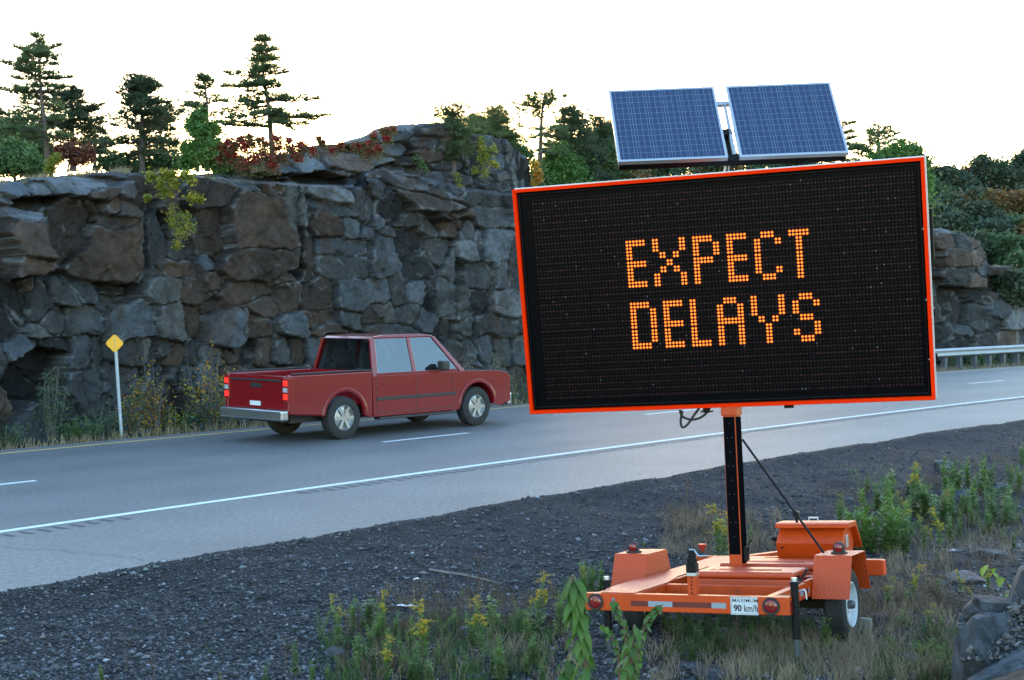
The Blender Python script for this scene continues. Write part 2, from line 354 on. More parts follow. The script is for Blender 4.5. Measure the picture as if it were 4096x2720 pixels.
RC={'b':(.080,.050,.035),'B':(.118,.078,.058),'g':(.075,.082,.090),'G':(.135,.138,.138),'u':(.115,.136,.165),'U':(.24,.26,.285),'d':(.016,.018,.022),'p':(.22,.155,.125),'m':(.060,.046,.028)}
# (x, y, rx, ry, rot, offset m, lean back deg, yaw deg, colour) in photo pixels, read off the joints of the cut; skylit tops and sides, shaded recesses put into the colours
def z3(L):  return [(x*.5102,600+y*.5102,rx*.5102,ry*.5102,ro,of,le,ya,c) for x,y,rx,ry,ro,of,le,ya,c in L]
def z4(L):  return [(1000+x*.5102,600+y*.5102,rx*.5102,ry*.5102,ro,of,le,ya,c) for x,y,rx,ry,ro,of,le,ya,c in L]
def z2(L):  return [(1300+x*.3827,300+y*.3827,rx*.3827,ry*.3827,ro,of,le,ya,c) for x,y,rx,ry,ro,of,le,ya,c in L]
def zs(L):  return [(x*.4464,1200+y*.4464,rx*.4464,ry*.4464,ro,of,le,ya,c) for x,y,rx,ry,ro,of,le,ya,c in L]
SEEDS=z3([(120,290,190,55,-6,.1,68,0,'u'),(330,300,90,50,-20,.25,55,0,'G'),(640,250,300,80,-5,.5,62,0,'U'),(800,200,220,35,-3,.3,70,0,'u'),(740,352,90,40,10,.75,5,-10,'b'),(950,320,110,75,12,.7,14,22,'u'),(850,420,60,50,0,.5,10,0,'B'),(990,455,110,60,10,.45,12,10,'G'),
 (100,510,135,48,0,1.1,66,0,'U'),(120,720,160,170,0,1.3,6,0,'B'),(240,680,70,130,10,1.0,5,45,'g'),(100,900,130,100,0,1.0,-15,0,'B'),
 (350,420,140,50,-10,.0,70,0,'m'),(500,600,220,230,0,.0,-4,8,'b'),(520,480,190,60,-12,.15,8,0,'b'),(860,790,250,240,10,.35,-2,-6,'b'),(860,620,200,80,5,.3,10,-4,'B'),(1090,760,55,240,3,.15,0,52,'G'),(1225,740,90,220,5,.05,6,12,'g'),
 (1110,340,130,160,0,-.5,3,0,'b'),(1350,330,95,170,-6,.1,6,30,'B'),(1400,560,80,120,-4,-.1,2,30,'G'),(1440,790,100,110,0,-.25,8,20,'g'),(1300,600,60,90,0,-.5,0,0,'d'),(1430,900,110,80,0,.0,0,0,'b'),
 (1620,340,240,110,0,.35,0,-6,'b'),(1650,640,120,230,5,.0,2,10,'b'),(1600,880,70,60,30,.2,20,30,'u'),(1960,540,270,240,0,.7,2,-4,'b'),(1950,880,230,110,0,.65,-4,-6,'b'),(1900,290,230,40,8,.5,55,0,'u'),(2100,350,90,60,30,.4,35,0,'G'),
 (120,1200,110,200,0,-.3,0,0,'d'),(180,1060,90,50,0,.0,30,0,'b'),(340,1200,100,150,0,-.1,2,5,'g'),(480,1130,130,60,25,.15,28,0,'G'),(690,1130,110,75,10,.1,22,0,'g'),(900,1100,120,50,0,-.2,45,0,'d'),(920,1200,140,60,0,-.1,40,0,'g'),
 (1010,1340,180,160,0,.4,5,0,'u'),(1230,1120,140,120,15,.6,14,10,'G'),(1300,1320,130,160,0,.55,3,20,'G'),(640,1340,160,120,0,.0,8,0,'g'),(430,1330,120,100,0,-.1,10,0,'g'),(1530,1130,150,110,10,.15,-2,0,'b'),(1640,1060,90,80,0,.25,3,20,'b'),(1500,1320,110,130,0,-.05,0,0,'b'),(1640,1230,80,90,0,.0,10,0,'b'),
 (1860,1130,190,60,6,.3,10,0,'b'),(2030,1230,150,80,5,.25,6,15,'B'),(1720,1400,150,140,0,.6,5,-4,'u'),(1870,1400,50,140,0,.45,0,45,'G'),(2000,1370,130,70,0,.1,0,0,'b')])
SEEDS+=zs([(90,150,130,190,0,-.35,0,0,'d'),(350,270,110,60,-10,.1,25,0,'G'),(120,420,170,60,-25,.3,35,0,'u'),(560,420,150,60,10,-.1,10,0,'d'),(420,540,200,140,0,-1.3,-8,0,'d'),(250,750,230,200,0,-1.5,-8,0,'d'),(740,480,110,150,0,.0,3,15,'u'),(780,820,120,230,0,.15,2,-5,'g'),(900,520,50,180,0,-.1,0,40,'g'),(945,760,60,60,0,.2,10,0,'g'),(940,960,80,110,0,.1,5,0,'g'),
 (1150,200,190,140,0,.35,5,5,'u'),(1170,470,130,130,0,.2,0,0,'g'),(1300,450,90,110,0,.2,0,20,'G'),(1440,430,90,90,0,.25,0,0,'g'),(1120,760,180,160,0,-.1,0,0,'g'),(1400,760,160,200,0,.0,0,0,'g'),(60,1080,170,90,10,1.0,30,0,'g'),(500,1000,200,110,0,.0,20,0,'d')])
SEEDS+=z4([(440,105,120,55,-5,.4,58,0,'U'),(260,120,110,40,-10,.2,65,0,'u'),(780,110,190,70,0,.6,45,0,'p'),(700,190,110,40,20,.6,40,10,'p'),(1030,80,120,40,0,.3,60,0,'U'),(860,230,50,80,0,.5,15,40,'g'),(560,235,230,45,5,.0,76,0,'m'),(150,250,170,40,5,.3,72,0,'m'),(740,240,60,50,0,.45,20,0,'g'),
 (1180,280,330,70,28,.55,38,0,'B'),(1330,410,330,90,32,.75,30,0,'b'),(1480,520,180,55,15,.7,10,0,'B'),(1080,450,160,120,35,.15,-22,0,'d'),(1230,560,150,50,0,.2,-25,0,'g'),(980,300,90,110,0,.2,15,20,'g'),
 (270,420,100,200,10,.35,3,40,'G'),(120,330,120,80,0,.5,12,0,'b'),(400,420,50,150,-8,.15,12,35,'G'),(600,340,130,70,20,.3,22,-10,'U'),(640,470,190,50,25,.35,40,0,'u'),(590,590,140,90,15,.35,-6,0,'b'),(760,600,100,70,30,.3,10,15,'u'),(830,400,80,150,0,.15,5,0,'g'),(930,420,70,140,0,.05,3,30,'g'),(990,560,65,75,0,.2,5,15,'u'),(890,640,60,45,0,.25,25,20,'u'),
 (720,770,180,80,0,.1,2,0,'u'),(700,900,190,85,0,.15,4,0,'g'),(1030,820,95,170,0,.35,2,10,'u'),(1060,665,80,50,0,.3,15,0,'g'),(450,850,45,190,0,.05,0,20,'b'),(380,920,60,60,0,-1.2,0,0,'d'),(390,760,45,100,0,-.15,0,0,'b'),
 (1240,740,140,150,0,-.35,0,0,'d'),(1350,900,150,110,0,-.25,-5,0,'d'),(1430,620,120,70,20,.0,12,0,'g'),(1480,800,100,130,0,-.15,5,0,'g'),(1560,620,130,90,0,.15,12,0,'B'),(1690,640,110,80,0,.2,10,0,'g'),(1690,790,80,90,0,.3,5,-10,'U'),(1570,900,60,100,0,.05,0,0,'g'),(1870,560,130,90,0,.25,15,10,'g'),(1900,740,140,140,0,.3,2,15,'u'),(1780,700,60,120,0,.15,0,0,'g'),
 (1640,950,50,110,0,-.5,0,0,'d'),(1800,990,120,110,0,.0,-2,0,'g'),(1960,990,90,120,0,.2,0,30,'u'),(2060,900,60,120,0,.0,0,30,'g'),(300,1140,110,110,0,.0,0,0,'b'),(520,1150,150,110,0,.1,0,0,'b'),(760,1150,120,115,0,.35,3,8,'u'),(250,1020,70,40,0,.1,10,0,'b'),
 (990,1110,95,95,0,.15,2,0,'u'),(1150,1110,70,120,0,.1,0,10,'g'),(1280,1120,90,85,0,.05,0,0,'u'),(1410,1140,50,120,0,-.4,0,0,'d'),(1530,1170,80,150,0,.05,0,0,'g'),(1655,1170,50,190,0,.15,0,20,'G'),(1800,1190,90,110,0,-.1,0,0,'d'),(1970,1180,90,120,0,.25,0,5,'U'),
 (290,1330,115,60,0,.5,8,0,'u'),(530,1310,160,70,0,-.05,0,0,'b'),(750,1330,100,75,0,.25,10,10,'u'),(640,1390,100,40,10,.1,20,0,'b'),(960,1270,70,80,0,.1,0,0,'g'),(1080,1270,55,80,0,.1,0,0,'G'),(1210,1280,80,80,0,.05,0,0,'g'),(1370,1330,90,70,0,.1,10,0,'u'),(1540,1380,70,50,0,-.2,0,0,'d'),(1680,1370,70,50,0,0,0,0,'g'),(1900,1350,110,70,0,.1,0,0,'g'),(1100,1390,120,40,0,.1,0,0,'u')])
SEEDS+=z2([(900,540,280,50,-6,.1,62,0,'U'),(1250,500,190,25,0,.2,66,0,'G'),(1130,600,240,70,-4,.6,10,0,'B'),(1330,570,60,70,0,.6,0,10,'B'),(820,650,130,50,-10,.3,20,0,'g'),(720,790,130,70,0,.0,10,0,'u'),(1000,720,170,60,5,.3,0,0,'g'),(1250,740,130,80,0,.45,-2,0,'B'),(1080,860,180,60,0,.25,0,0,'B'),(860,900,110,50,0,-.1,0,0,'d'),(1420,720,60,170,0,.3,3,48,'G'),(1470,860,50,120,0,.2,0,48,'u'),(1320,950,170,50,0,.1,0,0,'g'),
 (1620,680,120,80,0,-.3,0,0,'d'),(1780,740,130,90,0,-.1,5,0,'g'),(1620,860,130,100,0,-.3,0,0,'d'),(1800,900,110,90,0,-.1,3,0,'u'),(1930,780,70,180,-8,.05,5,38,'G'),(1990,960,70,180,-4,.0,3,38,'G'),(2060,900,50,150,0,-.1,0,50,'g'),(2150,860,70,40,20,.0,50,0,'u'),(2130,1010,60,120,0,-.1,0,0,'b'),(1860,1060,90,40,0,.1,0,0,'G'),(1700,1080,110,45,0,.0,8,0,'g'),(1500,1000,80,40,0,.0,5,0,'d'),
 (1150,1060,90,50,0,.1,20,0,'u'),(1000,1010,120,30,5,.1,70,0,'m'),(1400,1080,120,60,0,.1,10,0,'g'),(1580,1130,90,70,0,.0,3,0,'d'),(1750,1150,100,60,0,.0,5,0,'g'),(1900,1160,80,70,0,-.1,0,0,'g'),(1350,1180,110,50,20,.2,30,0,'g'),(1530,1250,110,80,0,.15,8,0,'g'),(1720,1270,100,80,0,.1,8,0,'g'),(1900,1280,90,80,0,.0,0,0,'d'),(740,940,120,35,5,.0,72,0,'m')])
for i in range(26):   # hidden foot of the face
    for j in range(3):
        SEEDS.append((600+i*75+random.uniform(-20,20),1420+j*95+random.uniform(-18,18),random.uniform(30,55),random.uniform(38,62),random.uniform(-6,6),random.uniform(-.15,.35),random.uniform(-3,10),random.uniform(-5,35),random.choice('gggubdGb')))
for i in range(9):    # the face goes on beyond the left edge of the picture
    SEEDS.append((-60-i*130,770+random.uniform(-15,15),75,45,-4,.2,55,0,'U'))
    for j in range(6): SEEDS.append((-60-i*130+random.uniform(-35,35),860+j*150+random.uniform(-30,30),random.uniform(50,90),random.uniform(55,90),random.uniform(-8,8),random.uniform(-.3,.5),random.uniform(-5,12),random.uniform(-10,35),random.choice('bbBguGgd')))
SIL=np.array([(-400,760),(0,733),(179,702),(300,694),(434,684),(536,676),(663,687),(740,700),(830,694),(889,687),(1000,676),(1097,664),(1186,606),(1300,594),(1415,566),(1464,546),(1500,541),(1568,520),(1625,493),(1700,487),(1759,484),(1828,487),(1860,505),(1885,526),(1989,537),(2027,552),(2065,588),(2142,627),(2161,680),(2175,800),(2185,1000),(2200,1500),(2600,1700)],float)
LEDGE=np.array([(-400,400),(690,400),(700,700),(1000,733),(1440,757),(1460,702),(1540,677),(1713,723),(1850,765),(2000,780),(2250,800)],float)
def build_cut(name,seeds,SIL,lc0,s0,s1,zb,ztmax,ds,nz,ledge,batter=.10,back=2.4,deps=(.35,.8,1.6,3,5,8,12,18,26)):
    S=np.arange(s0,s1,ds); ns=len(S)
    def face(s,z):
        x,y=road(s,lc0+batter*z); return np.stack([x,y,z],-1)
    # top of each column from the skyline
    zt=np.zeros(ns); zz=np.linspace(zb,ztmax,260)
    for i,s in enumerate(S):
        P=face(np.full(260,s),zz); px,py=proj(P); ok=py>np.interp(px,SIL[:,0],SIL[:,1])
        k=np.argmax(~ok) if (~ok).any() else 259
        zt[i]=zz[max(k-1,3)]
    T=np.linspace(0,1,nz)
    SS,TT=np.meshgrid(S,T); ZT=np.tile(zt,(nz,1)); ZZ=zb+(ZT-zb)*TT
    P=face(SS.ravel(),ZZ.ravel()); px,py=proj(P)
    w1=np.stack([px/70,py/70,0*px],-1); wx=px+9*fbm(w1,3,11)+3*fbm(w1*5,2,13); wy=py+9*fbm(w1,3,12)+3*fbm(w1*5,2,14)
    sd=np.array([t[:8] for t in seeds],float); cols=np.array([RC[t[8]] for t in seeds])
    b1=np.full(len(px),9e9); b2=b1.copy(); id1=np.zeros(len(px),int)
    for i,(cx,cy,rx,ry,ro,of,le,ya) in enumerate(sd):
        c_,s_=math.cos(rad(ro)),math.sin(rad(ro)); dx,dy=wx-cx,wy-cy; u=(dx*c_+dy*s_)/rx; v=(-dx*s_+dy*c_)/ry
        d=(np.abs(u)**3+np.abs(v)**3)**(1/3)
        # measure in pixels from the block's edge so big blocks keep their size
        d=(d-1)*min(rx,ry)
        m=d<b1; b2=np.where(m,b1,np.minimum(b2,d)); id1=np.where(m,i,id1); b1=np.where(m,d,b1)
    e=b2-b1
    K=.0059*1.0; q=sd[id1]
    rec=-q[:,5]*.6+np.tan(np.radians(np.clip(q[:,6],-12,66)))*(-(py-q[:,1]-np.where(q[:,6]>30,q[:,3]*.9,0)))*K*.9+np.tan(np.radians(q[:,7]*.8))*(px-q[:,0])*K*1.2
    rec=np.clip(rec,-2.2,3.5)
    crack=.24*np.exp(-(e/3.2)**2)*(.6+.6*vnoise(np.stack([px/40,py/40,0*px],-1),21))+.02*np.exp(-e/9)
    U=np.stack([SS.ravel()*1.7,ZZ.ravel()*1.0],-1)+.25*np.stack([fbm(P*1.5,2,51),fbm(P*1.5,2,52)],-1)
    fa,fe=facets(U,3,1.8); fb,fe2=facets(U*2.6+7,5,1.8)
    det=.085*fa+.03*fb+.05*fbm(P*.8,3,61)+.03*fbm(P*5,4,62)+.03*np.exp(-(fe/.06)**2)*(vnoise(P*1.1,70)>.0)
    L_=np.interp(px,ledge[:,0],ledge[:,1]); B=back*sstep(0,16,L_-py)
    top=sstep(.0,.06,1-TT.ravel())        # round the brow
    brow=.5*(1-sstep(0,.05,(ZT.ravel()-ZZ.ravel())/1.2))
    rec=rec+crack+det*(.5+.5*top)+brow*.5
    # displace: lateral for the blocks, along the line of sight for the set-back ledge
    nrm=np.array([-CT,ST,0]); P2=P+rec[:,None]*nrm
    eye=np.array([0,0,EYE]); Dv=P-eye; Dl=np.linalg.norm(Dv[:,:2],axis=1)[:,None]; P2=P2+Dv/Dl*B[:,None]
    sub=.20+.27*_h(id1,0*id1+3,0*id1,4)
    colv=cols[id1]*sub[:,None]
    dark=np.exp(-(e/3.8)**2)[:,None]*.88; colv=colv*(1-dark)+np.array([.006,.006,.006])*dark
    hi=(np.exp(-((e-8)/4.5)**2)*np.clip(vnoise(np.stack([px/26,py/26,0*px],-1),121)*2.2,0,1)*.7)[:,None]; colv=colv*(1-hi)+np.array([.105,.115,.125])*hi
    V=P2.reshape(nz,ns,3); Cc=colv.reshape(nz,ns,3)
    # the flat top running back from the brow
    rows=[V]; crow=[Cc]; last=V[-1]
    topc=np.array([.085,.075,.05])
    for j,dd in enumerate(deps):
        r=last+nrm*dd; r=r.copy(); r[:,2]+= -.02*dd+.05*fbm(r*1.3,3,81)-(.0 if dd<.5 else .05)
        r[:,2]=r[:,2]-np.clip(r[:,2]-4.9,0,9)*np.clip((dd-1.0)/4,0,1)
        if dd>10: r[:,2]=lerp(r[:,2],np.minimum(r[:,2],3.6),.7)
        rows.append(r[None]); crow.append(np.tile(lerp(np.array(RC['G']),topc,min(1,dd/2)),(1,ns,1)))
    V=np.concatenate(rows); Cc=np.concatenate(crow); nr=V.shape[0]
    idx=np.arange(nr*ns).reshape(nr,ns); F=np.stack([idx[:-1,:-1],idx[:-1,1:],idx[1:,1:],idx[1:,:-1]],-1).reshape(-1,4)
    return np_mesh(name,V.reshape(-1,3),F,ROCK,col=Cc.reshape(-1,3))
LC0=25.6
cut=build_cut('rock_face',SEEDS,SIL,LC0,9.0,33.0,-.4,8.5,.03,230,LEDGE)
tag(cut,kind='structure')
# ---------------------------------------------------------------- right-hand outcrop beyond the guard rail
def zr(L):  return [(3600+x*.5103,800+y*.5103,rx*.5103,ry*.5103,ro,of,le,ya,c) for x,y,rx,ry,ro,of,le,ya,c in L]
SEED2=zr([(350,250,150,40,6,.5,55,0,'U'),(300,330,110,70,0,.6,15,0,'B'),(420,330,100,60,10,.6,20,0,'g'),(540,330,90,60,25,.4,35,10,'p'),(640,400,70,70,40,.1,35,20,'B'),(380,460,130,80,0,.7,0,0,'B'),(540,460,80,80,0,.4,5,20,'p'),(650,520,60,80,0,.1,0,35,'u'),(380,600,150,60,0,.5,-15,0,'g'),(600,620,100,50,10,.2,-5,20,'p'),(500,560,60,50,0,.3,0,0,'g'),
 (260,520,40,90,0,-.6,0,0,'d'),(280,680,60,80,0,-.3,0,0,'g'),(300,850,60,120,0,-.2,0,0,'g'),(400,800,100,100,0,-.8,0,0,'d'),(500,850,80,120,0,-.6,0,0,'d'),(620,760,90,60,0,-.2,10,0,'d'),(600,880,70,90,0,-.3,0,0,'g'),
 (800,560,75,38,-5,.3,0,0,'B'),(790,650,70,60,0,-.7,0,0,'d'),(850,670,40,30,0,.1,10,20,'u'),(720,760,90,35,8,.1,20,0,'B'),(850,780,60,60,0,.1,15,20,'u'),(780,850,80,90,15,.4,18,-10,'u'),(860,920,80,80,0,.5,22,10,'U'),(700,980,70,60,0,.2,5,0,'g'),(600,1000,60,60,0,.1,10,0,'g'),(520,1030,80,40,0,.2,20,0,'u'),(330,1050,90,60,0,.1,15,0,'d'),
 (650,1100,80,60,0,.4,10,0,'g'),(820,1100,90,60,0,.4,10,0,'B'),(940,1080,60,80,0,.3,15,0,'u'),(960,960,60,50,0,.2,30,0,'g'),(400,1130,100,60,0,.2,10,0,'d'),(940,880,60,18,0,.2,0,0,'U'),(950,920,60,20,0,.2,0,0,'g'),(200,600,80,300,0,-.2,0,0,'g'),(100,700,90,350,0,-.1,0,0,'u'),(1020,1050,60,200,0,0,20,0,'g')])
SIL2=np.array([(3500,930),(3640,918),(3720,912),(3780,912),(3830,934),(3880,940),(3920,965),(3950,1000),(3962,1060),(3966,1065),(3975,1063),(4050,1064),(4058,1090),(4040,1160),(4062,1200),(4068,1250),(4080,1290),(4110,1300),(4200,1340),(4500,1380)],float)
_fa,_fb=facets,fbm
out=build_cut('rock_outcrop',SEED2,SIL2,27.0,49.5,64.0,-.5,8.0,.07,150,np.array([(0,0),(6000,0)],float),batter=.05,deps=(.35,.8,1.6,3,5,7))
tag(out,kind='structure')
# ---------------------------------------------------------------- foliage builders
def leaves(C,size,rng,droop=0.0,asp=.5):
    """one four-sided leaf per point, random facing"""
    n=len(C); a=rng.normal(size=(n,3)); a[:,2]=a[:,2]*.6-droop; a/=np.linalg.norm(a,axis=1)[:,None]
    b=rng.normal(size=(n,3)); b-=a*(a*b).sum(1)[:,None]; b/=np.linalg.norm(b,axis=1)[:,None]
    sz=size*rng.uniform(.6,1.35,(n,1)); a=a*sz; b=b*sz*asp
    V=np.stack([C-a*.5,C+b*.5-a*.05,C+a*.5,C-b*.5-a*.05],1).reshape(-1,3)
    return V,np.arange(4*n).reshape(n,4)
def needles(C,length,width,m,rng,up=.35,axis=None):
    n=len(C); C=np.repeat(C,m,0); d=rng.normal(size=(n*m,3)); d[:,2]=np.abs(d[:,2])*.6+up*rng.uniform(.0,1.4,n*m)
    if axis is not None: d+=np.repeat(axis,m,0)*.9
    d/=np.linalg.norm(d,axis=1)[:,None]; w=np.cross(d,rng.normal(size=d.shape)); w/=np.linalg.norm(w,axis=1)[:,None]
    L=length*rng.uniform(.6,1.2,(len(d),1))
    V=np.stack([C-w*width*.5,C+w*width*.5,C+d*L],1).reshape(-1,3)
    return V,np.arange(3*len(d)).reshape(-1,3)
BARK=M('pine_bark',(.085,.065,.055),.9,var=.3,vscale=12,bump=.5,bscale=18); BARK2=M('grey_bark',(.13,.12,.11),.9,var=.3,vscale=10)
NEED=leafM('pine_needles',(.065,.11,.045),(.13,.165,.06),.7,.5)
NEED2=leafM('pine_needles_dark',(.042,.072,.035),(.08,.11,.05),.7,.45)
LG=leafM('leaf_green',(.07,.17,.035),(.13,.22,.05),1.2,.45); LG2=leafM('leaf_mid_green',(.055,.12,.035),(.10,.16,.05),.6,.4)
LD=leafM('leaf_dark_green',(.040,.085,.035),(.075,.12,.05),.8,.4)
LA=leafM('leaf_autumn_mix',(.07,.10,.03),(.20,.10,.035),.5,.4)
LO=leafM('leaf_orange',(.36,.15,.02),(.42,.28,.03),3,.35); LY=leafM('leaf_yellow_green',(.16,.20,.02),(.32,.27,.03),3,.4)
LR=leafM('leaf_red',(.33,.02,.02),(.22,.035,.03),3,.35); LBR=leafM('leaf_rust',(.10,.035,.02),(.17,.05,.02),3,.3)
def pine(label,pts,branches,Y,base_z,seed,nm=NEED,r0=.11,extra=0,dens=1.25,group='pines on top of the rock cut',tl=.19,bushy=1.0,depth=.6):
    """pts: trunk points in photo pixels bottom to top; branches: (x0,y0,x1,y1,width m)"""
    rng=np.random.default_rng(seed); base=at_y(*pts[0],Y); base[2]=base[2]-.1 if base_z is None else float(tz(base[0],base[1]))-.05
    root=empty('pine_tree',tuple(base)); tag(root,label,'tree',group)
    tp=[base-base]+[at_y(a,b,Y)-base for a,b in pts[0:]]
    n=len(tp); MB().tube(tp,[lerp(r0*1.25,.015,(i/(n-1))**.8) for i in range(n)],7).build('trunk',BARK,root,smooth=True)
    lm=MB(); TC=[];AX=[]
    B=[]
    for x0,y0,x1,y1,w in branches:
        a=at_y(x0,y0,Y)-base; b=at_y(x1,y1,Y)-base; B.append((a,b,w,1))
        for q in range(extra):
            L=np.linalg.norm(b-a)*rng.uniform(.5,1.); th=rng.uniform(.5,1.3)*rng.choice([-1,1]); sg=np.sign(b[0]-a[0]+1e-6)
            v=np.array([math.cos(th)*sg*L*.8,math.sin(th)*L,(b[2]-a[2])*rng.uniform(.6,1.2)+rng.uniform(-.05,.05)]); B.append((a+[0,0,rng.uniform(-.1,.1)],a+v,w*.8,.8))
    for a,b,w,k in B:
        b=b+np.array([0,rng.uniform(-depth,depth)*.8,0]); L=np.linalg.norm(b-a)
        mid=(a+b)/2+np.array([0,0,-.06*L]); P=[a*(1-t)**2+2*mid*t*(1-t)+b*t*t for t in np.linspace(0,1,6)]
        lm.tube(P,[max(.006,.022*(1-t)*min(1,L/1.2)+.005) for t in np.linspace(0,1,6)],4,cap=False)
        nt_=int(max(6,L*34*k*dens*bushy)); t=rng.uniform(.14,1.02,nt_)**.8
        C=np.array([a*(1-u)**2+2*mid*u*(1-u)+b*u*u for u in t]); dirv=(b-a)/(L+1e-6); side=np.cross(dirv,[0,0,1]); side/=np.linalg.norm(side)+1e-6
        sp=1.25*w*np.sin(np.clip(t,0,1)*math.pi*.85+.25)
        clump=.6+.4*np.sin(t*rng.uniform(9,16)+rng.uniform(0,6))
        C=C+side[None]*(rng.normal(size=nt_)*sp*1.3)[:,None]+np.array([0,0,1])[None]*(np.abs(rng.normal(size=nt_))*sp*.6*clump-.02)[:,None]
        TC.append(C);AX.append(np.tile(dirv,(nt_,1)))
    lm.build('limbs',BARK,root)
    C=np.concatenate(TC);A=np.concatenate(AX)
    V,F=needles(C,tl,.024,9,rng,.35,A*.5)
    np_mesh('crown',V,F,nm,root)
    return root
def z1(L): return [(x*.593,100+y*.593) for x,y in L]
def z1b(L): return [(a*.593,100+b*.593,c*.593,100+d*.593,w) for a,b,c,d,w in L]
YP=33.0
pine('tall open pine at far left with bare trunk and uneven branches',z1([(322,960),(318,860),(300,650),(278,480),(268,320),(262,230),(248,70)]),
 z1b([(312,745,20,790,.16),(312,745,470,760,.12),(305,690,-40,740,.2),(300,650,10,600,.25),(300,640,90,660,.2),(302,640,430,640,.1),(292,560,-10,600,.22),(290,520,110,520,.16),(290,525,400,560,.14),(280,470,120,480,.1),(276,455,-20,425,.16),(275,440,60,450,.16),(276,445,455,432,.13),(275,420,180,400,.12),(273,400,400,410,.1),(271,360,70,345,.18),(270,345,110,300,.18),(271,350,445,335,.08),(269,320,350,330,.1),(268,300,40,265,.12),(268,290,120,290,.18),(266,260,160,235,.13),(266,255,375,230,.16),(265,235,350,205,.14),(264,215,190,215,.12),(262,190,110,150,.05),(260,175,300,180,.1),(258,190,415,130,.03),(256,140,215,135,.09),(254,120,280,110,.1),(250,90,215,65,.07),(249,80,275,70,.08),(262,200,330,190,.1)]),
 YP,None,1,r0=.07,extra=1)
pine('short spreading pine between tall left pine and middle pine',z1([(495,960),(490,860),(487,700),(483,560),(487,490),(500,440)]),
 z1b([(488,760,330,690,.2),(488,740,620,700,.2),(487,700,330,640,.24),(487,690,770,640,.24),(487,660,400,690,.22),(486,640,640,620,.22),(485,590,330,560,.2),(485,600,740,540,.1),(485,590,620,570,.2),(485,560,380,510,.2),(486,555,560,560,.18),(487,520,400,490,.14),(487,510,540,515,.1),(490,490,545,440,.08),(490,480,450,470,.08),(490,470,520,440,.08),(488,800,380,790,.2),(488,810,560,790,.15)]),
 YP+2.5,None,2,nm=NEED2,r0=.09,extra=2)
pine('dense middle pine with three upright leaders above layered branches',z1([(958,975),(955,880),(960,760),(958,620),(950,520),(935,430),(915,345)]),
 z1b([(960,840,700,900,.12),(960,830,1080,880,.1),(958,790,690,780,.26),(958,780,740,820,.2),(958,770,1130,790,.22),(958,740,1060,720,.2),(958,700,780,680,.28),(958,690,1160,640,.22),(958,680,820,640,.26),(958,670,1240,590,.16),(956,620,830,600,.24),(956,620,1180,560,.1),(955,600,1060,610,.24),(955,570,850,540,.2),(953,560,1060,540,.22),(952,540,1185,520,.1),(952,540,810,520,.12),(950,520,840,500,.14),(950,500,1060,490,.2),(950,490,800,460,.05),(945,470,880,440,.16),(948,480,1010,380,.18),(948,490,1050,430,.2),(945,460,860,380,.11),(940,430,895,345,.09),(940,430,935,350,.1),(948,470,1000,365,.12),(948,460,1045,400,.12),(940,440,900,400,.12)]),
 YP+.5,None,3,nm=NEED2,r0=.08,extra=2,dens=1.0)
pine('ragged thin pine with sparse top behind green bush',z1([(1400,960),(1402,800),(1398,640),(1395,520),(1385,420),(1375,340)]),
 z1b([(1400,700,1260,690,.18),(1400,690,1500,650,.15),(1398,640,1240,600,.18),(1398,620,1500,600,.16),(1396,580,1210,520,.12),(1395,560,1490,500,.15),(1393,520,1290,540,.14),(1390,500,1460,470,.12),(1390,480,1270,460,.05),(1388,460,1340,420,.05),(1386,440,1450,400,.07),(1382,400,1350,350,.06),(1380,380,1420,370,.07),(1378,360,1360,335,.05),(1385,430,1320,400,.03),(1392,520,1240,560,.1),(1380,370,1400,345,.05)]),
 YP+3,None,4,r0=.07,extra=1,dens=.8)
pine('tall flat-branched pine standing alone above red sumac',z1([(1845,980),(1835,850),(1822,650),(1806,500),(1785,400),(1772,300),(1775,200),(1785,100)]),
 z1b([(1822,640,2085,680,.13),(1820,620,1980,700,.08),(1815,600,2225,615,.08),(1815,590,2120,640,.07),(1815,600,1480,650,.2),(1815,590,1700,600,.18),(1815,600,1890,600,.16),(1818,680,1540,682,.08),(1808,550,1490,510,.2),(1808,540,1500,580,.22),(1806,515,1620,500,.2),(1808,505,2155,498,.13),(1806,520,1900,480,.13),(1800,470,1690,462,.09),(1795,430,1890,415,.08),(1785,405,1500,415,.1),(1785,400,1600,400,.09),(1780,380,1850,385,.08),(1778,380,1640,375,.1),(1775,345,1545,340,.11),(1774,340,1700,320,.1),(1775,335,1922,300,.08),(1774,320,1820,325,.1),(1772,290,1700,285,.09),(1773,280,1860,280,.1),(1773,260,1720,240,.1),(1774,245,1885,235,.08),(1774,235,1670,225,.07),(1775,215,1760,235,.1),(1777,195,1695,190,.08),(1778,190,1865,185,.09),(1780,165,1740,170,.07),(1781,155,1838,158,.09),(1783,120,1750,115,.07),(1784,110,1815,105,.07),(1785,100,1780,90,.05)]),
 YP,None,5,r0=.075,extra=1,dens=1.15)
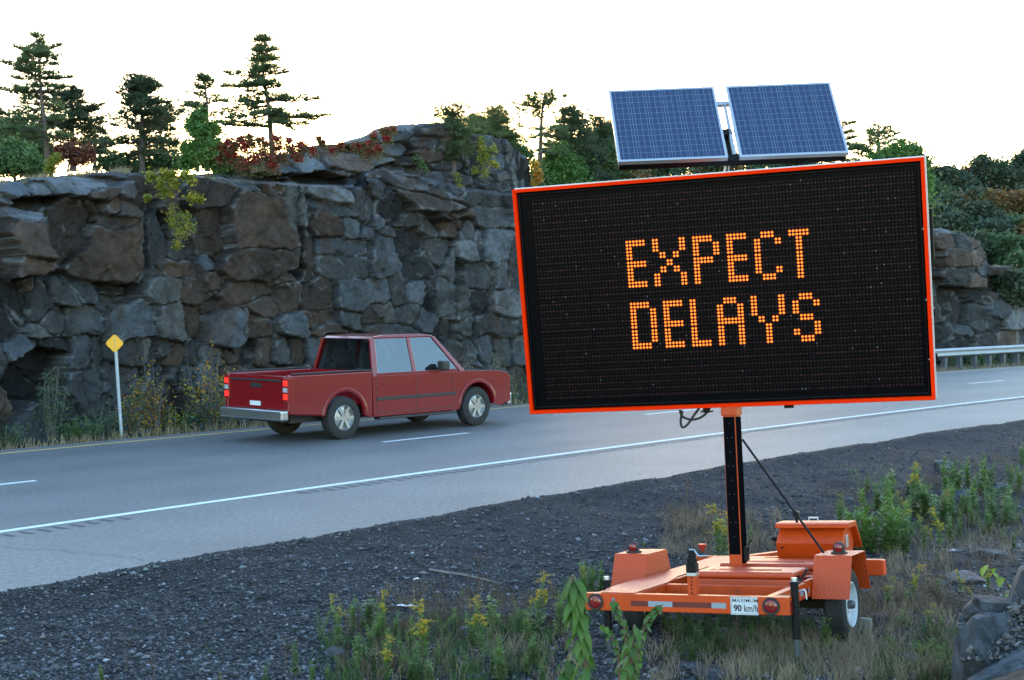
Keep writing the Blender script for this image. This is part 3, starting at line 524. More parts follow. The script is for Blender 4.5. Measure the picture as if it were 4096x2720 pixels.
# lower pines showing between the trunks
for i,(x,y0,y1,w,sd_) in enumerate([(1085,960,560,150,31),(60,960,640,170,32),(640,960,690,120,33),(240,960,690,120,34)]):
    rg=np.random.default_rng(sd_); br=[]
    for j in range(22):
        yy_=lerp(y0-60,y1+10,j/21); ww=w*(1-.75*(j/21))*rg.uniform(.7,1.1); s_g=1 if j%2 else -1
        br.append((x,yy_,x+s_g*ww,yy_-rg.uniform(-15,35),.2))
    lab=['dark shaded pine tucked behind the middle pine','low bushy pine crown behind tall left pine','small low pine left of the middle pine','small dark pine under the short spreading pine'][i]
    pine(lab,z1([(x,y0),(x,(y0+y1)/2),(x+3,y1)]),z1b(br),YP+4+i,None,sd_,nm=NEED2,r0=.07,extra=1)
def crown_tree(name,label,cat,nx,ny_base,Y,base_z,blobs,size,mat,group,seed,n_per=900,trunk=BARK2,r0=.08,limbs=True,hollow=.55,asp=.55):
    """blobs: (px,py,radius px) in photo pixels; leaves on the shells of many jittered clumps"""
    rng=np.random.default_rng(seed); base=at_y(nx,ny_base,Y); base[2]=base[2]-.05 if Y<40 else float(tz(base[0],base[1]))-.05; root=empty(name,tuple(base)); tag(root,label,cat,group)
    C=[];lm=MB(); topb=min(b[1] for b in blobs); tb=min(blobs,key=lambda b:b[1]); K=Y/FPX
    tp=[np.zeros(3)]+[ (at_y(lerp(nx,tb[0],t),lerp(ny_base,tb[1],t),Y)-base) for t in(.3,.6,.9)]
    lm.tube(tp,[r0,r0*.75,r0*.5,r0*.2],6)
    for (bx,by,br) in blobs:
        c=at_y(bx,by,Y)-base+np.array([0,rng.uniform(-.7,.7)*br*K,0]); R=br*K
        if limbs: 
            st=tp[1]+(tp[2]-tp[1])*rng.uniform(0,1); lm.tube([st,(st+c)/2+[0,0,-.1*R],c],[r0*.4,r0*.25,.01],5)
        ncl=max(6,int(26*hollow*(br/40)**.7))
        for q in range(ncl):
            d=rng.normal(size=3); d/=np.linalg.norm(d); cc=c+d*R*rng.uniform(.2,1.0)*np.array([1,1,.9]); rr=R*rng.uniform(.13,.34)
            m=int(n_per*1.7/ncl); p=rng.normal(size=(m,3)); C.append(cc+p*rr*np.array([.85,.85,.5]))
        p=rng.normal(size=(int(n_per*.6),3)); C.append(c+p*R*np.array([.55,.55,.5]))
    lm.build('trunk',trunk,root,smooth=True)
    V,F=leaves(np.concatenate(C),size,rng,.2,asp); np_mesh('crown',V,F,mat,root)
    return root
def d2n(L): return [(a*1.735,b*1.735,c*1.735) for a,b,c in L]
# bushes and small trees along the top of the cut (display pixels)
crown_tree('green_tree','light green leafy young tree left of the red sumac','tree',790,680,YP-1,4.7,d2n([(470,330,30),(500,345,28),(440,340,26),(455,300,24),(485,300,26),(460,265,16),(435,370,26),(500,375,24),(470,365,30),(520,350,18),(450,285,18)]),.085,LG,'leafy trees on the cut',41,700,r0=.05)
crown_tree('bush','rounded green pine-like bush at the far left edge','bush',60,720,YP-2.5,4.5,d2n([(15,370,38),(55,375,36),(80,390,26),(30,345,24),(-15,380,40),(60,355,20)]),.085,LG2,'bushes along the brow of the cut',42,1200,r0=.04)
crown_tree('bush','bright yellow-green bush in front of left pine trunk','bush',208,715,YP-3,4.45,d2n([(122,372,12),(118,385,12),(128,360,8),(114,395,9),(134,368,6)]),.05,LY,'bushes along the brow of the cut',43,420,r0=.02)
crown_tree('bush','rust-red dry bush behind the yellow-green bush','bush',270,680,YP-1,4.5,d2n([(150,355,22),(175,360,24),(195,365,22),(165,345,18),(205,352,14),(140,345,14)]),.07,LBR,'bushes along the brow of the cut',44,420,r0=.03,hollow=.4)
for i,(x,y,r,mt,lab) in enumerate([(255,372,26,LD,'dark green scrub right of the rust bush'),(300,380,24,LD,'dark green scrub under the middle pine'),(350,378,24,LD,'dark green scrub right of the middle pine'),(400,375,28,LD,'dark green scrub left of the light green tree'),(540,378,26,LG2,'mid green scrub below the red sumac'),(590,385,18,LG2,'low green scrub under the flat-branched pine'),(95,350,30,LD,'dark scrub around the tall left pine trunk'),(30,300,40,LD,'dark leafy scrub high at the left edge')]):
    crown_tree('bush',lab,'bush',x*1.735,(y+20)*1.735,YP+.5+.2*i,4.4,d2n([(x,y,r),(x+r*.8,y+4,r*.8),(x-r*.8,y+5,r*.8)]),.08,mt,'scrub between the pines',50+i,520,r0=.02)
SUM=[('wide red sumac clump left of the flat-branched pine',[(520,350,16),(540,362,18),(565,345,18),(585,370,20),(600,350,16),(555,380,14),(505,365,10),(575,330,12),(540,335,10),(530,330,14),(555,322,12),(600,325,12),(575,316,9),(500,345,12)]),('red sumac clump at the foot of the flat-branched pine',[(620,365,18),(640,340,14),(650,362,14),(630,380,14),(670,345,12),(612,332,9),(640,320,10),(665,328,11),(690,336,12),(685,360,12)]),('low red sumac between pine and domed rock',[(700,335,10),(720,345,13),(745,330,10),(765,345,12),(785,335,9),(735,318,5),(690,352,9)]),('red sumac against the left side of the domed rock',[(820,335,10),(850,330,12),(870,345,12),(885,300,9),(905,297,8),(893,318,10),(845,350,10),(862,312,7)])]
for i,(lab,bl) in enumerate(SUM):
    cx=sum(b[0] for b in bl)/len(bl)*1.735; rt=crown_tree('sumac_bush',lab,'bush',cx,max(b[1] for b in bl)*1.735+20,YP-1.2+.3*i,4.9,d2n(bl),.065,LR,'red sumac bushes on the cut',60+i,170,r0=.015,hollow=.35,asp=.42)
    rg=np.random.default_rng(160+i); base=np.array(rt.location); C=[]
    for b in bl:
        c=at_y(b[0]*1.735,b[1]*1.735+10,YP-1.2+.3*i)-base; C.append(c+rg.normal(size=(240,3))*b[2]*1.735*YP/FPX*.75)
    V,F=leaves(np.concatenate(C),.06,rg,.1,.4); np_mesh('faded_leaves',V,F,LA,rt)
# middle group right of the dome
pine('open-topped pine with spread leaders between domed rock and solar panels',[(2155,760),(2160,640),(2165,500),(2170,440),(2178,365)],
 [(2165,520,2080,500,.3),(2165,510,2250,520,.3),(2165,480,2060,425,.15),(2165,480,2140,430,.15),(2168,470,2140,370,.12),(2150,430,2110,380,.1),(2170,450,2185,365,.18),(2172,450,2260,385,.12),(2170,430,2205,360,.12),(2160,540,2060,560,.3),(2160,530,2270,540,.3),(2150,425,2045,418,.1),(2160,600,2080,620,.4),(2160,600,2260,620,.4)],46,3.6,11,r0=.12,extra=1,group='pines behind the cut',tl=.24,dens=.8)
def auto_pine(label,x,yt,yb,w,Y,sd_,nm=NEED,zb=2.5,n=34,group='pines behind the cut',tl=.26,dens=1.0,flat=.3):
    rg=np.random.default_rng(sd_); br=[]; yb=yb+130; w=w*1.35; n=int(n*1.3)
    for j in range(n):
        f_=j/(n-1); yy_=lerp(yb-10,yt+6,f_); prof=min(1,1.25*(1-f_)**.75+.07)*(.6 if f_<.08 else 1); ww=w*prof*rg.uniform(.65,1.1); sg=1 if j%2 else -1
        br.append((x,yy_+4,x+sg*ww,yy_-rg.uniform(-8,14)-w*.06*f_,flat))
    return pine(label,[(x,yb+40),(x,(yb+yt)/2),(x+2,yt)],br,Y,zb,sd_,nm=nm,r0=.14,extra=2,group=group,tl=tl,dens=dens,bushy=1)
auto_pine('broad dense pine left of the solar panels',2285,440,720,115,48,12,NEED2,dens=1.1,n=40)
auto_pine('short pine just right of the domed rock',1990,445,600,70,44,13)
auto_pine('narrow pine tip behind the dome brow',1812,438,520,30,40,14,zb=None,n=16)
auto_pine('low pine right of the open-topped pine',2400,480,700,60,50,15,NEED2)
auto_pine('small pine beside the short pine right of the dome',1905,478,600,45,45,18)
pine('pine with upswept spread branches right of the solar panels',[(3515,760),(3515,620),(3512,560),(3515,495)],
 [(3515,640,3440,600,.25),(3515,630,3600,600,.25),(3512,600,3400,575,.15),(3512,590,3470,545,.2),(3514,590,3575,560,.2),(3513,570,3475,530,.12),(3513,560,3590,535,.12),(3513,550,3560,505,.12),(3513,550,3515,495,.14),(3513,560,3480,520,.08),(3515,620,3360,560,.06),(3515,640,3390,600,.1)],52,3.0,16,r0=.14,extra=1,group='pines behind the cut',tl=.26,dens=.9)
pine('pine half hidden behind the right solar panel',[(3370,760),(3370,600),(3370,480)],[(3370,600,3450,590,.12),(3370,560,3430,548,.15),(3370,530,3410,525,.15),(3370,500,3400,498,.12),(3370,600,3300,590,.2),(3370,560,3310,550,.2),(3370,640,3460,650,.2),(3370,640,3290,640,.2)],50,3,17,r0=.12,extra=1,group='pines behind the cut',tl=.25)
BG=[('leafy green tree beside the right end of the rock face',2060,660,[(2040,600,30),(2080,640,40),(2060,690,45),(2020,640,25),(2110,700,40)],LG2,44,.11),
('yellow-green leafy tree above the left corner of the board',2220,690,[(2220,640,35),(2260,660,40),(2200,680,35),(2240,610,22),(2290,690,40),(2180,720,40)],LG,47,.11),
('dark green leafy tree left of the left solar panel',2380,690,[(2380,600,40),(2420,560,35),(2400,650,50),(2350,640,35),(2440,620,40),(2340,690,45)],LG2,50,.12),
('rust-tinged leafy tree behind the left solar panel edge',2450,690,[(2470,560,40),(2470,640,50),(2500,690,50),(2440,700,45),(2450,520,25)],LA,51,.12),
('leafy tree under the left solar panel',2600,690,[(2560,690,50),(2640,680,50),(2700,670,50),(2600,640,40)],LD,54,.13),
('leafy tree under the gap between the solar panels',2860,660,[(2800,670,60),(2900,650,60),(2860,620,40)],LA,56,.13),
('leafy tree under the right solar panel',3100,650,[(3020,650,60),(3120,640,60),(3220,640,60),(3180,600,40)],LD,57,.13),
('light green leafy crown just above the board right of the panels',3600,650,[(3560,625,35),(3600,605,35),(3640,620,30),(3660,650,35),(3520,650,35),(3600,650,50)],LG,50,.12),
('orange-yellow bush at the right end of the rock face',2150,720,[(2140,660,14),(2150,690,17),(2155,715,15),(2140,730,12)],LO,31,.06)]
rg8=np.random.default_rng(8)
for i,(lab,nx,nb,bl,mt,Y_,sz) in enumerate(BG):
    crown_tree('leafy_tree',lab,'tree' if i<8 else 'bush',nx,nb+60,Y_,0,bl if i==8 else [(x,y,r*1.5) for x,y,r in bl]+[(x+rg8.uniform(-50,50),y+q,r*1.9) for x,y,r in bl for q in (80,190)],sz,mt,'leafy trees behind the cut' if i<8 else None,70+i,900 if i<8 else 260,r0=.1 if i<8 else .02)
# woods on the right
rg=np.random.default_rng(99); k_=0
LD2=leafM('woods_grey_green',(.035,.062,.038),(.065,.090,.05),.8,.35)
WOODS=[(3760,690,LD2),(3830,700,LD2),(3900,680,LA),(3950,660,LD2),(4000,670,LD),(4040,700,LD2),(4085,650,LD2),(3720,760,LD),(3790,800,LD2),(3860,790,LA),(3930,780,LD2),(4000,800,LA),(4070,780,LA),(3740,850,LD2),(3820,880,LD2),(3900,870,LD),(3990,880,LD2),(4070,890,LD),(4140,740,LD2),(3960,960,LD),(4050,980,LD),(4110,1050,LD),(4060,1120,LD2),(4130,900,LA),(3870,950,LD2),(3900,830,LD2),(3960,890,LD2)]
LAB={id(LD2):'dark grey-green',id(LD):'mid green',id(LA):'rust-tinged',id(LG2):'mid green'}
ROWN=['top row','second row','third row','lowest row']
for i,(x,y,mt) in enumerate(WOODS):
    Y_=86-(y-650)*.06+rg.uniform(-2,2); bl=[(x+rg.uniform(-40,40),y+rg.uniform(-10,70),rg.uniform(26,46)) for _ in range(7)]+[(x,y+20,30)]
    row=ROWN[0 if y<720 else 1 if y<830 else 2 if y<930 else 3]
    crown_tree('leafy_tree','%s broadleaf crown in the %s of the woods right of the board'%(LAB[id(mt)],row),'tree',x,y+260,Y_,-.3,bl,.21,mt,'%s crowns in the %s of the woods'%(LAB[id(mt)],row),200+i,900,r0=.16,hollow=.5)
auto_pine('dark pine crown at the right edge above the woods',4090,655,900,60,92,19,NEED2,zb=0,group='pines above the right woods',tl=.4,dens=.6,n=26,flat=.5)
tr=MB(); b0=at_y(4062,1130,70)
rb=empty('birch_tree',(b0[0],70,-.3)); tag(rb,'thin pale bare trunk standing at the edge of the right woods','tree')
MB().tube([(0,0,0),(-.1,0,3),(-.18,0,at_y(4060,975,70)[2]+.3)],[.09,.07,.04],6).build('trunk',M('pale_bark',(.30,.31,.32),.8,var=.2),rb,smooth=True)
# far wooded belt that closes the horizon behind everything (reads as one mass)
C=[];rgf=np.random.default_rng(123)
for i in range(900):
    az=rgf.uniform(rad(-34),rad(34)); D_=rgf.uniform(100,135); px=math.sin(az)*D_; py=math.cos(az)*D_; h=rgf.uniform(.5,1)*(7.5 if az>rad(2) else 6)
    c=np.array([px,py,rgf.uniform(0,1)*h]); p=rgf.normal(size=(60,3)); p/=np.linalg.norm(p,axis=1)[:,None]; C.append(c+p*rgf.uniform(.8,2.0)*np.array([1,1,.8]))
V,F=leaves(np.concatenate(C),.55,rgf,.1,.6); tag(np_mesh('distant_woods',V,F,LD),'distant dark green belt of woods beyond the road','woods',kind='stuff')
# ---------------------------------------------------------------- shrubs growing out of the rock face
def at_lc(nx,ny,lc,off=0):
    d=ray(nx,ny); best=None
    for t in np.arange(8,80,.05):
        x,y=d[0]*t,d[1]*t
        if sl_of(x,y)[1]>=lc-off: return np.array([x,y,EYE+d[2]*t])
FACE=[('yellow-green broad-leaved vine hanging over the brow of the brown rock',[(600,705,22),(650,720,20),(690,700,20),(640,740,22),(665,770,24),(735,700,20),(765,720,20),(770,790,22),(590,790,12),(800,800,12),(655,690,14),(700,740,16)],.075,LY,120,-.7),
('small yellow-leaved shrub low in the rock cleft',[(690,850,26),(740,870,26),(755,905,26),(720,930,26),(690,890,20),(705,980,20)],.045,LY,170,-.45),
('yellow and green shrub on the dark face of the domed rock',[(1925,570,16),(1930,600,18),(1945,620,16),(1975,600,18),(1925,640,16),(1960,650,18),(1900,680,16),(1940,690,20),(1985,660,12)],.06,LY,130,-.2),
('sparse olive shrub in the crack right of the slanted slab',[(1835,720,14),(1840,745,12),(1825,700,10),(1838,775,10)],.05,LY,70,-.3),
('olive shrub at the base of the domed rock',[(1670,640,18),(1690,660,16),(1705,680,10)],.05,LG2,110,-.1)]
for i,(lab,bl,sz,mt,nn_,of) in enumerate(FACE):
    rg=np.random.default_rng(300+i); cx=sum(b[0] for b in bl)/len(bl); by=max(b[1] for b in bl)
    dep=at_lc(cx,by,LC0-.55 if i<2 else LC0+1.6); root=empty('rock_shrub',tuple(dep)); tag(root,lab,'shrub'); C=[]; st=MB(); Yd=dep[1]-.25
    for b in bl:
        c=at_y(b[0],b[1],Yd)-dep; C.append(c+rg.normal(size=(nn_,3))*b[2]*Yd/FPX*.55); st.tube([(0,0,0),c*.5+[0,-.05,.02],c],[.010,.007,.003],4)
    st.build('stem',BARK2,root); V,F=leaves(np.concatenate(C),sz,rg,.1,.75); np_mesh('leaves',V,F,mt,root)

# undergrowth covering the wooded slope behind the cut (uncountable)
rgu=np.random.default_rng(77); n=1100; s=rgu.uniform(27,47,n); lc=rgu.uniform(28.6,37,n); x,y=road(s,lc); z=tz(x,y); C=[]
for i in range(n):
    r_=rgu.uniform(.25,.6); C.append(np.array([x[i],y[i],z[i]+r_*.5])+rgu.normal(size=(34,3))*np.array([r_,r_,r_*.55]))
V,F=leaves(np.concatenate(C),.15,rgu,.1,.6); tag(np_mesh('undergrowth',V,F,LD),'dark green undergrowth on the slope behind the rock cut','undergrowth',kind='stuff')
# ---------------------------------------------------------------- guard rail
steel=M('galvanised_steel',(.30,.325,.35),.45,metal=.5,var=.12,vscale=5); steel_d=M('weathered_steel_post',(.10,.115,.135),.6,metal=.3,var=.2)
gs=[s_at(3776,1479)[0]]; 
def s_for_x(nx,lc):
    best=min(np.arange(20,90,.02),key=lambda s:abs(proj([*road(s,lc),0])[0]-nx)); return float(best)
px=[3776+61.5*i*(1-.012*i) for i in range(-14,9)]
GL=22.75; ps=[s_for_x(p,GL) for p in px if 2900<p]
s_hi=max(ps)+2
while s_hi<130: ps.append(s_hi); s_hi+=2.6
ps=sorted(set(ps)); g0=empty('guard_rail',(*road(ps[0],GL),0)); tag(g0,'galvanised steel guard rail on dark posts along the far edge of the road','guard rail')
off=np.array(g0.location)
# W-beam ribbon: profile (lateral toward road, height)
prof=[(-.00,.42),(.035,.45),(.075,.475),(.075,.505),(.0,.555),(.0,.585),(.075,.635),(.075,.665),(.035,.69),(.0,.72)]
SS=np.arange(min(ps)-.6,125,.6); V=[]
for l,h in prof:
    x,y=road(SS,GL-.12-l); V.append(np.stack([x-off[0],y-off[1],np.full(len(SS),h)],-1))
ns=len(SS); V=np.concatenate(V); F=[]
for j in range(len(prof)-1):
    a=np.arange(ns-1)+j*ns; F.append(np.stack([a,a+1,a+1+ns,a+ns],-1))
rb_=np_mesh('rail',V,np.concatenate(F),steel,g0); sm=rb_.modifiers.new('thick','SOLIDIFY'); sm.thickness=.006
proto=None
for s in ps:
    x,y=road(s,GL); ang=math.atan2(CT-2*KAP*s/2*ST*2,ST)
    if proto is None:
        b=MB(); b.box(-.09,.09,-.012,.012,0,.70); b.box(-.09,-.078,-.06,.06,0,.70); b.box(.078,.09,-.06,.06,0,.70); proto=b.build('post',steel_d,g0); proto.location=(x-off[0],y-off[1],-.12); proto.rotation_euler.z=rad(-51)
    else:
        c=proto.copy(); COL.objects.link(c); c.location=(x-off[0],y-off[1],-.12)
# ---------------------------------------------------------------- small yellow diamond marker
p=at_z(487,1749,-.04); r_=empty('diamond_marker',tuple(p)); tag(r_,'small plain yellow diamond marker on a thin steel post beside the far road edge','sign')
lean=-.062; Yd=p[1]; top=at_y(460,1372,Yd)-p
MB().tube([(0,0,0),(top[0]*.5,0,top[2]*.5),(top[0],0,top[2]+.1)],.032,8).build('post',M('marker_post',(.34,.38,.43),.5,metal=.4,var=.1),r_)
c=at_y(461,1373,Yd)-p; R=at_y(498,1373,Yd)[0]-at_y(461,1373,Yd)[0]
poly=[]; 
for k in range(4):
    a=k*math.pi/2
    for q in(-.28,0,.28):
        v=np.array([math.cos(a),math.sin(a)]); t=np.array([-math.sin(a),math.cos(a)]); cpt=v*(R-.045)+(v*.033*math.cos(q*2.8)+t*.033*math.sin(q*2.8)/math.sin(.785)*.9); poly.append((float(c[0]+cpt[0]),float(c[2]+cpt[1])))
MB().prism(poly,'y',-.045,-.040).build('plate',M('marker_yellow',(.78,.36,.012),.45,var=.04),r_)
b=MB()
for dz in(-.1,.1): b.cyl((c[0],-.048,c[2]+dz),'y',.008,.008,8)
b.box(c[0]-.004,c[0]+.004,-.0475,-.0455,c[2]-.1,c[2]+.1)
b.build('bolt_strip',steel,r_)
# ---------------------------------------------------------------- red pickup truck
CAR=M('truck_red_paint',(.18,.005,.008),.22,coat=.7,var=.03); GLASS=M('truck_window_glass',(.10,.125,.135),.06,metal=.75); BLK=M('black_plastic',(.018,.018,.02),.55); CHR=M('bright_trim',(.55,.56,.58),.22,metal=.9)
RUB=M('tyre_rubber',(.018,.018,.019),.85,bump=.3,bscale=30); ALLOY=M('alloy_wheel',(.38,.39,.41),.35,metal=.8); TAIL=M('tail_lamp_lit',(.5,.01,.01),.3,emit=(1,.035,.02),estr=1.3*MX); REDL=M('red_lens',(.17,.006,.008),.2,coat=.4)
LCT=19.75; s_t=s_for_x(1010,LCT-.95) if False else None
ss=np.arange(8,40,.02); xx_=[proj([*road(s,LCT-.97),.5])[0] for s in ss]; s_t=float(ss[int(np.argmin(np.abs(np.array(xx_)-1175)))])
x0,y0=road(s_t,LCT); x1,y1=road(s_t+5.7,LCT); hd=math.atan2(y1-y0,x1-x0)
T=empty('pickup_truck',(x0,y0,0)); T.rotation_euler.z=hd; tag(T,'red crew cab pickup truck with lit tail lamps in the far lane','pickup truck')
# local: X forward from tailgate, Y left(+)/right(-), Z up
LW,LH=.94,1.02
def arch(cx,r,n=12): return [(cx-r*math.cos(math.pi*i/n),.42+r*math.sin(math.pi*i/n)*.98) for i in range(n+1)]
side=[(0.03,.52),(.0,.62),(.02,1.22),(1.95,1.22),(1.97,1.12),(4.35,1.12),(5.30,1.09),(5.60,1.04),(5.68,.95),(5.69,.45),(5.45,.40)]
low=[(5.45,.36)]+[(x,z) for x,z in reversed(arch(4.72,.47))]+[(4.2,.36),(1.85,.36)]+[(x,z) for x,z in reversed(arch(1.28,.47))]+[(.75,.46)]
b=MB(); b.prism(side[3:]+low[0:1]+[p for p in low[1:14]]+[(4.2,.36),(1.98,.36)],'y',-LW,LW); b.build('cab_body',CAR,T,bevel=.05,seg=3)
bed=[(0.03,.52),(.0,.62),(.02,1.22),(1.95,1.22),(1.96,.36),(1.85,.36)]+[(x,z) for x,z in reversed(arch(1.28,.47))]+[(.75,.46)]
for sgn in(-1,1):
    y_a,y_b=(-LW,-LW+.09) if sgn<0 else (LW-.09,LW)
    MB().prism(bed,'y',y_a,y_b).build('bed_side',CAR,T,bevel=.03,seg=3)
MB().box(.10,1.96,-LW+.09,LW-.09,.62,.68).box(1.90,1.965,-LW+.09,LW-.09,.68,1.2).build('bed_floor',CAR,T)
MB().box(0.012,.09,-LW+.11,LW-.11,.60,1.205).build('tailgate',CAR,T,bevel=.015)
b=MB(); b.box(.1,1.94,-LW-.004,-LW+.07,1.222,1.25); b.box(.1,1.94,LW-.07,LW+.004,1.222,1.25); b.build('bed_rail',BLK,T,bevel=.01)
MB().box(-.14,.02,-.92,.92,.42,.60).build('rear_bumper',CHR,T,bevel=.03,seg=3)
MB().box(5.66,5.78,-.90,.90,.36,.62).build('front_bumper',CHR,T,bevel=.04,seg=3)
# cab: roof slab on pillars with see-through glass and dark seats
zt=1.86; zb=1.12; wt,wb=.70,.90
def wy(z): return lerp(wb,wt,(z-zb)/(zt-zb))
b=MB(); n=5; gl=[(2.13,1.80),(2.22,1.845),(2.45,1.87),(3.42,1.87),(3.66,1.845),(3.78,1.80)]; n=len(gl)
vs=[(x,-wy(z),z) for x,z in gl]+[(x,wy(z),z) for x,z in gl]; b.add(vs,[tuple(range(n)),tuple(range(2*n-1,n-1,-1))]+[(i,n+i,n+(i+1)%n,(i+1)%n) for i in range(n)]); b.build('cab_roof',CAR,T,bevel=.025,seg=3)
for sg in(-1,1):
    for (xb0,xb1,xt0,xt1) in((2.00,2.13,2.10,2.22),(3.03,3.12,3.03,3.11),(4.28,4.42,3.68,3.78)):
        vs=[]
        for z,x0_,x1_ in((zb-.005,xb0,xb1),(1.805,xt0,xt1)):
            for x in(x0_,x1_):
                for yy in(wy(z)-.05,wy(z)): vs.append((x,sg*yy,z))
        MB().add(vs,[(0,1,3,2),(4,6,7,5),(0,4,5,1),(2,3,7,6),(0,2,6,4),(1,5,7,3)]).build('pillar',CAR,T,bevel=.008)
    MB().box(2.1,4.2,min(sg*.875,sg*.905),max(sg*.875,sg*.905),1.115,1.165).build('window_sill',CAR,T,bevel=.01)
GLS=bpy.data.materials.new('tinted_glass'); GLS.use_nodes=True; n_=GLS.node_tree; L_=n_.links; g_=n_.nodes.new('ShaderNodeBsdfGlossy'); g_.inputs['Roughness'].default_value=.03; g_.inputs['Color'].default_value=(.85,.9,.95,1); t_n=n_.nodes.new('ShaderNodeBsdfTransparent'); t_n.inputs['Color'].default_value=(.42,.50,.52,1); ms_=n_.nodes.new('ShaderNodeMixShader'); lw=n_.nodes.new('ShaderNodeLayerWeight'); lw.inputs['Blend'].default_value=.45
ms_.inputs[0].default_value=.17; L_.new(t_n.outputs[0],ms_.inputs[1]); L_.new(g_.outputs[0],ms_.inputs[2]); L_.new(ms_.outputs[0],n_.nodes['Material Output'].inputs[0])
def win(quad,name='side_window'):
    for sg in(-1,1): MB().add([(x,sg*(wy(z)-.02),z) for x,z in quad],[tuple(range(len(quad)))]).build(name,GLS,T)
win([(2.12,1.15),(2.20,1.81),(3.04,1.81),(3.04,1.15)]); win([(3.10,1.15),(3.10,1.81),(3.70,1.81),(4.32,1.15)])
MB().add([(2.05,-.84,1.15),(2.05,.84,1.15),(2.15,.70,1.81),(2.15,-.70,1.81)],[(0,1,2,3)]).build('rear_window',GLS,T)
MB().add([(4.36,-.86,1.13),(4.36,.86,1.13),(3.74,.70,1.82),(3.74,-.70,1.82)],[(0,1,2,3)]).build('windscreen',GLS,T)
SEAT=M('dark_seat_fabric',(.03,.03,.034),.9)
for xs_,nm in((2.45,'rear_seat'),(3.25,'front_seat')):
    for yy in(-.42,.42): MB().prism([(xs_,1.0),(xs_-.10,1.55),(xs_+.02,1.57),(xs_+.14,1.0)],'y',yy-.25,yy+.25).prism([(xs_-.11,1.585),(xs_-.13,1.74),(xs_-.04,1.75),(xs_,1.59)],'y',yy-.13,yy+.13).build(nm,SEAT,T,bevel=.03)
MB().box(3.98,4.25,-.78,.78,1.05,1.20).build('dashboard',SEAT,T,bevel=.03)
MB().lathe((3.86,.42,1.22),'x',[(.17,-.012),(.185,0),(.17,.012),(.155,0)],20,True).build('steering_wheel',BLK,T)
LENS=M('dull_red_lens',(.20,.008,.010),.2,coat=.5); REV=M('reverse_lens',(.35,.36,.38),.2)
for sg in(-1,1):
    y0_,y1_=min(sg*.79,sg*.948),max(sg*.79,sg*.948)
    tl_=MB().box(-.010,.10,y0_,y1_,.74,1.18).build('tail_lamp',LENS,T,bevel=.015)
    MB().box(-.018,-.0105,y0_+.02,y1_-.02,1.03,1.13).build('lit_lens',TAIL,tl_,bevel=.003); MB().box(-.018,-.0105,y0_+.02,y1_-.02,.79,.89).build('lit_lens',TAIL,tl_,bevel=.003); MB().box(-.018,-.0105,y0_+.02,y1_-.02,.92,1.00).build('reverse_lens',REV,tl_,bevel=.003)
    MB().box(3.62,3.80,min(sg*.93,sg*1.12),max(sg*.93,sg*1.12),1.16,1.34).build('wing_mirror',BLK,T,bevel=.03)
    b=MB(); b.box(5.55,5.69,min(sg*.66,sg*.93),max(sg*.66,sg*.93),.74,.90); b.build('headlamp',M('clear_lens',(.6,.62,.65),.1,spec=.8),T,bevel=.02)
for sg in(-1,1):
    for xa in(2.62,3.42):
        MB().box(xa-.42,xa-.26,sg*LW-.012 if sg>0 else -LW-.016,sg*LW+.016 if sg>0 else -LW+.012,.95,.985).build('door_handle',CAR,T)
    MB().box(2.1,4.1,min(sg*.80,sg*.98),max(sg*.80,sg*.98),.30,.35).build('running_board',BLK,T,bevel=.01)
b=MB()
for sg in(-1,1): b.box(2.044,4.056,sg*LW-.003,sg*LW+.003,.424,.436)
for xa in(2.05,3.07,4.05):
    for sg in(-1,1): b.box(xa-.006,xa+.006,sg*LW-.0032,sg*LW+.0032,.42,1.11)
b.build('door_gap',BLK,T)
for cx in(1.28,4.72):
    for sg in(-1,1):
        w=MB(); w.lathe((cx,sg*.82,.39),'y',[(.24,-.12),(.33,-.125),(.38,-.10),(.395,-.05),(.395,.05),(.38,.10),(.33,.125),(.24,.12)],32,True); wo=w.build('wheel',RUB,T,smooth=True)
        r=MB(); r.lathe((cx,sg*.82,.39),'y',[(.245,sg*.10),(.22,sg*.115),(.20,sg*.06),(.06,sg*.08),(.05,sg*.10),(0.001,sg*.10)],24)
        for k in range(6):
            a=k*math.pi/3; r.add([(cx+.05*math.cos(a+.5),sg*.925,.39+.05*math.sin(a+.5)),(cx+.05*math.cos(a-.5),sg*.925,.39+.05*math.sin(a-.5)),(cx+.22*math.cos(a-.14),sg*.93,.39+.22*math.sin(a-.14)),(cx+.22*math.cos(a+.14),sg*.93,.39+.22*math.sin(a+.14))],[(0,1,2,3)])
        ro=r.build('rim',ALLOY,wo)
for sg in(-1,1):
    for cx in(1.28,4.72):
        ro_,ri_=.545,.475; a=np.linspace(.12,math.pi-.12,14); MB().prism([(cx-ro_*math.cos(q),.40+ro_*math.sin(q)) for q in a]+[(cx-ri_*math.cos(q),.40+ri_*math.sin(q)) for q in a[::-1]],'y',min(sg*.93,sg*.965),max(sg*.93,sg*.965)).build('wheel_arch',CAR,T,bevel=.012)
    MB().box(2.06,4.12,min(sg*.938,sg*.952),max(sg*.938,sg*.952),.66,.72).build('side_moulding',BLK,T,bevel=.006)
MB().box(-.02,.012,-.74,.74,1.10,1.135).build('tailgate_spoiler_strip',BLK,T,bevel=.006)
MB().box(-.004,.012,-.16,.16,.98,1.06).build('tailgate_handle',BLK,T,bevel=.006)
MB().box(.3,5.3,-.6,.6,.34,.55).tube([(1.28,-.8,.39),(1.28,.8,.39)],.06,8).tube([(4.72,-.8,.39),(4.72,.8,.39)],.05,8).build('chassis',BLK,T)
MB().box(-.018,-.012,-.155,.155,.66,.74).build('licence_plate',M('plate_blank',(.6,.62,.63),.5),T)
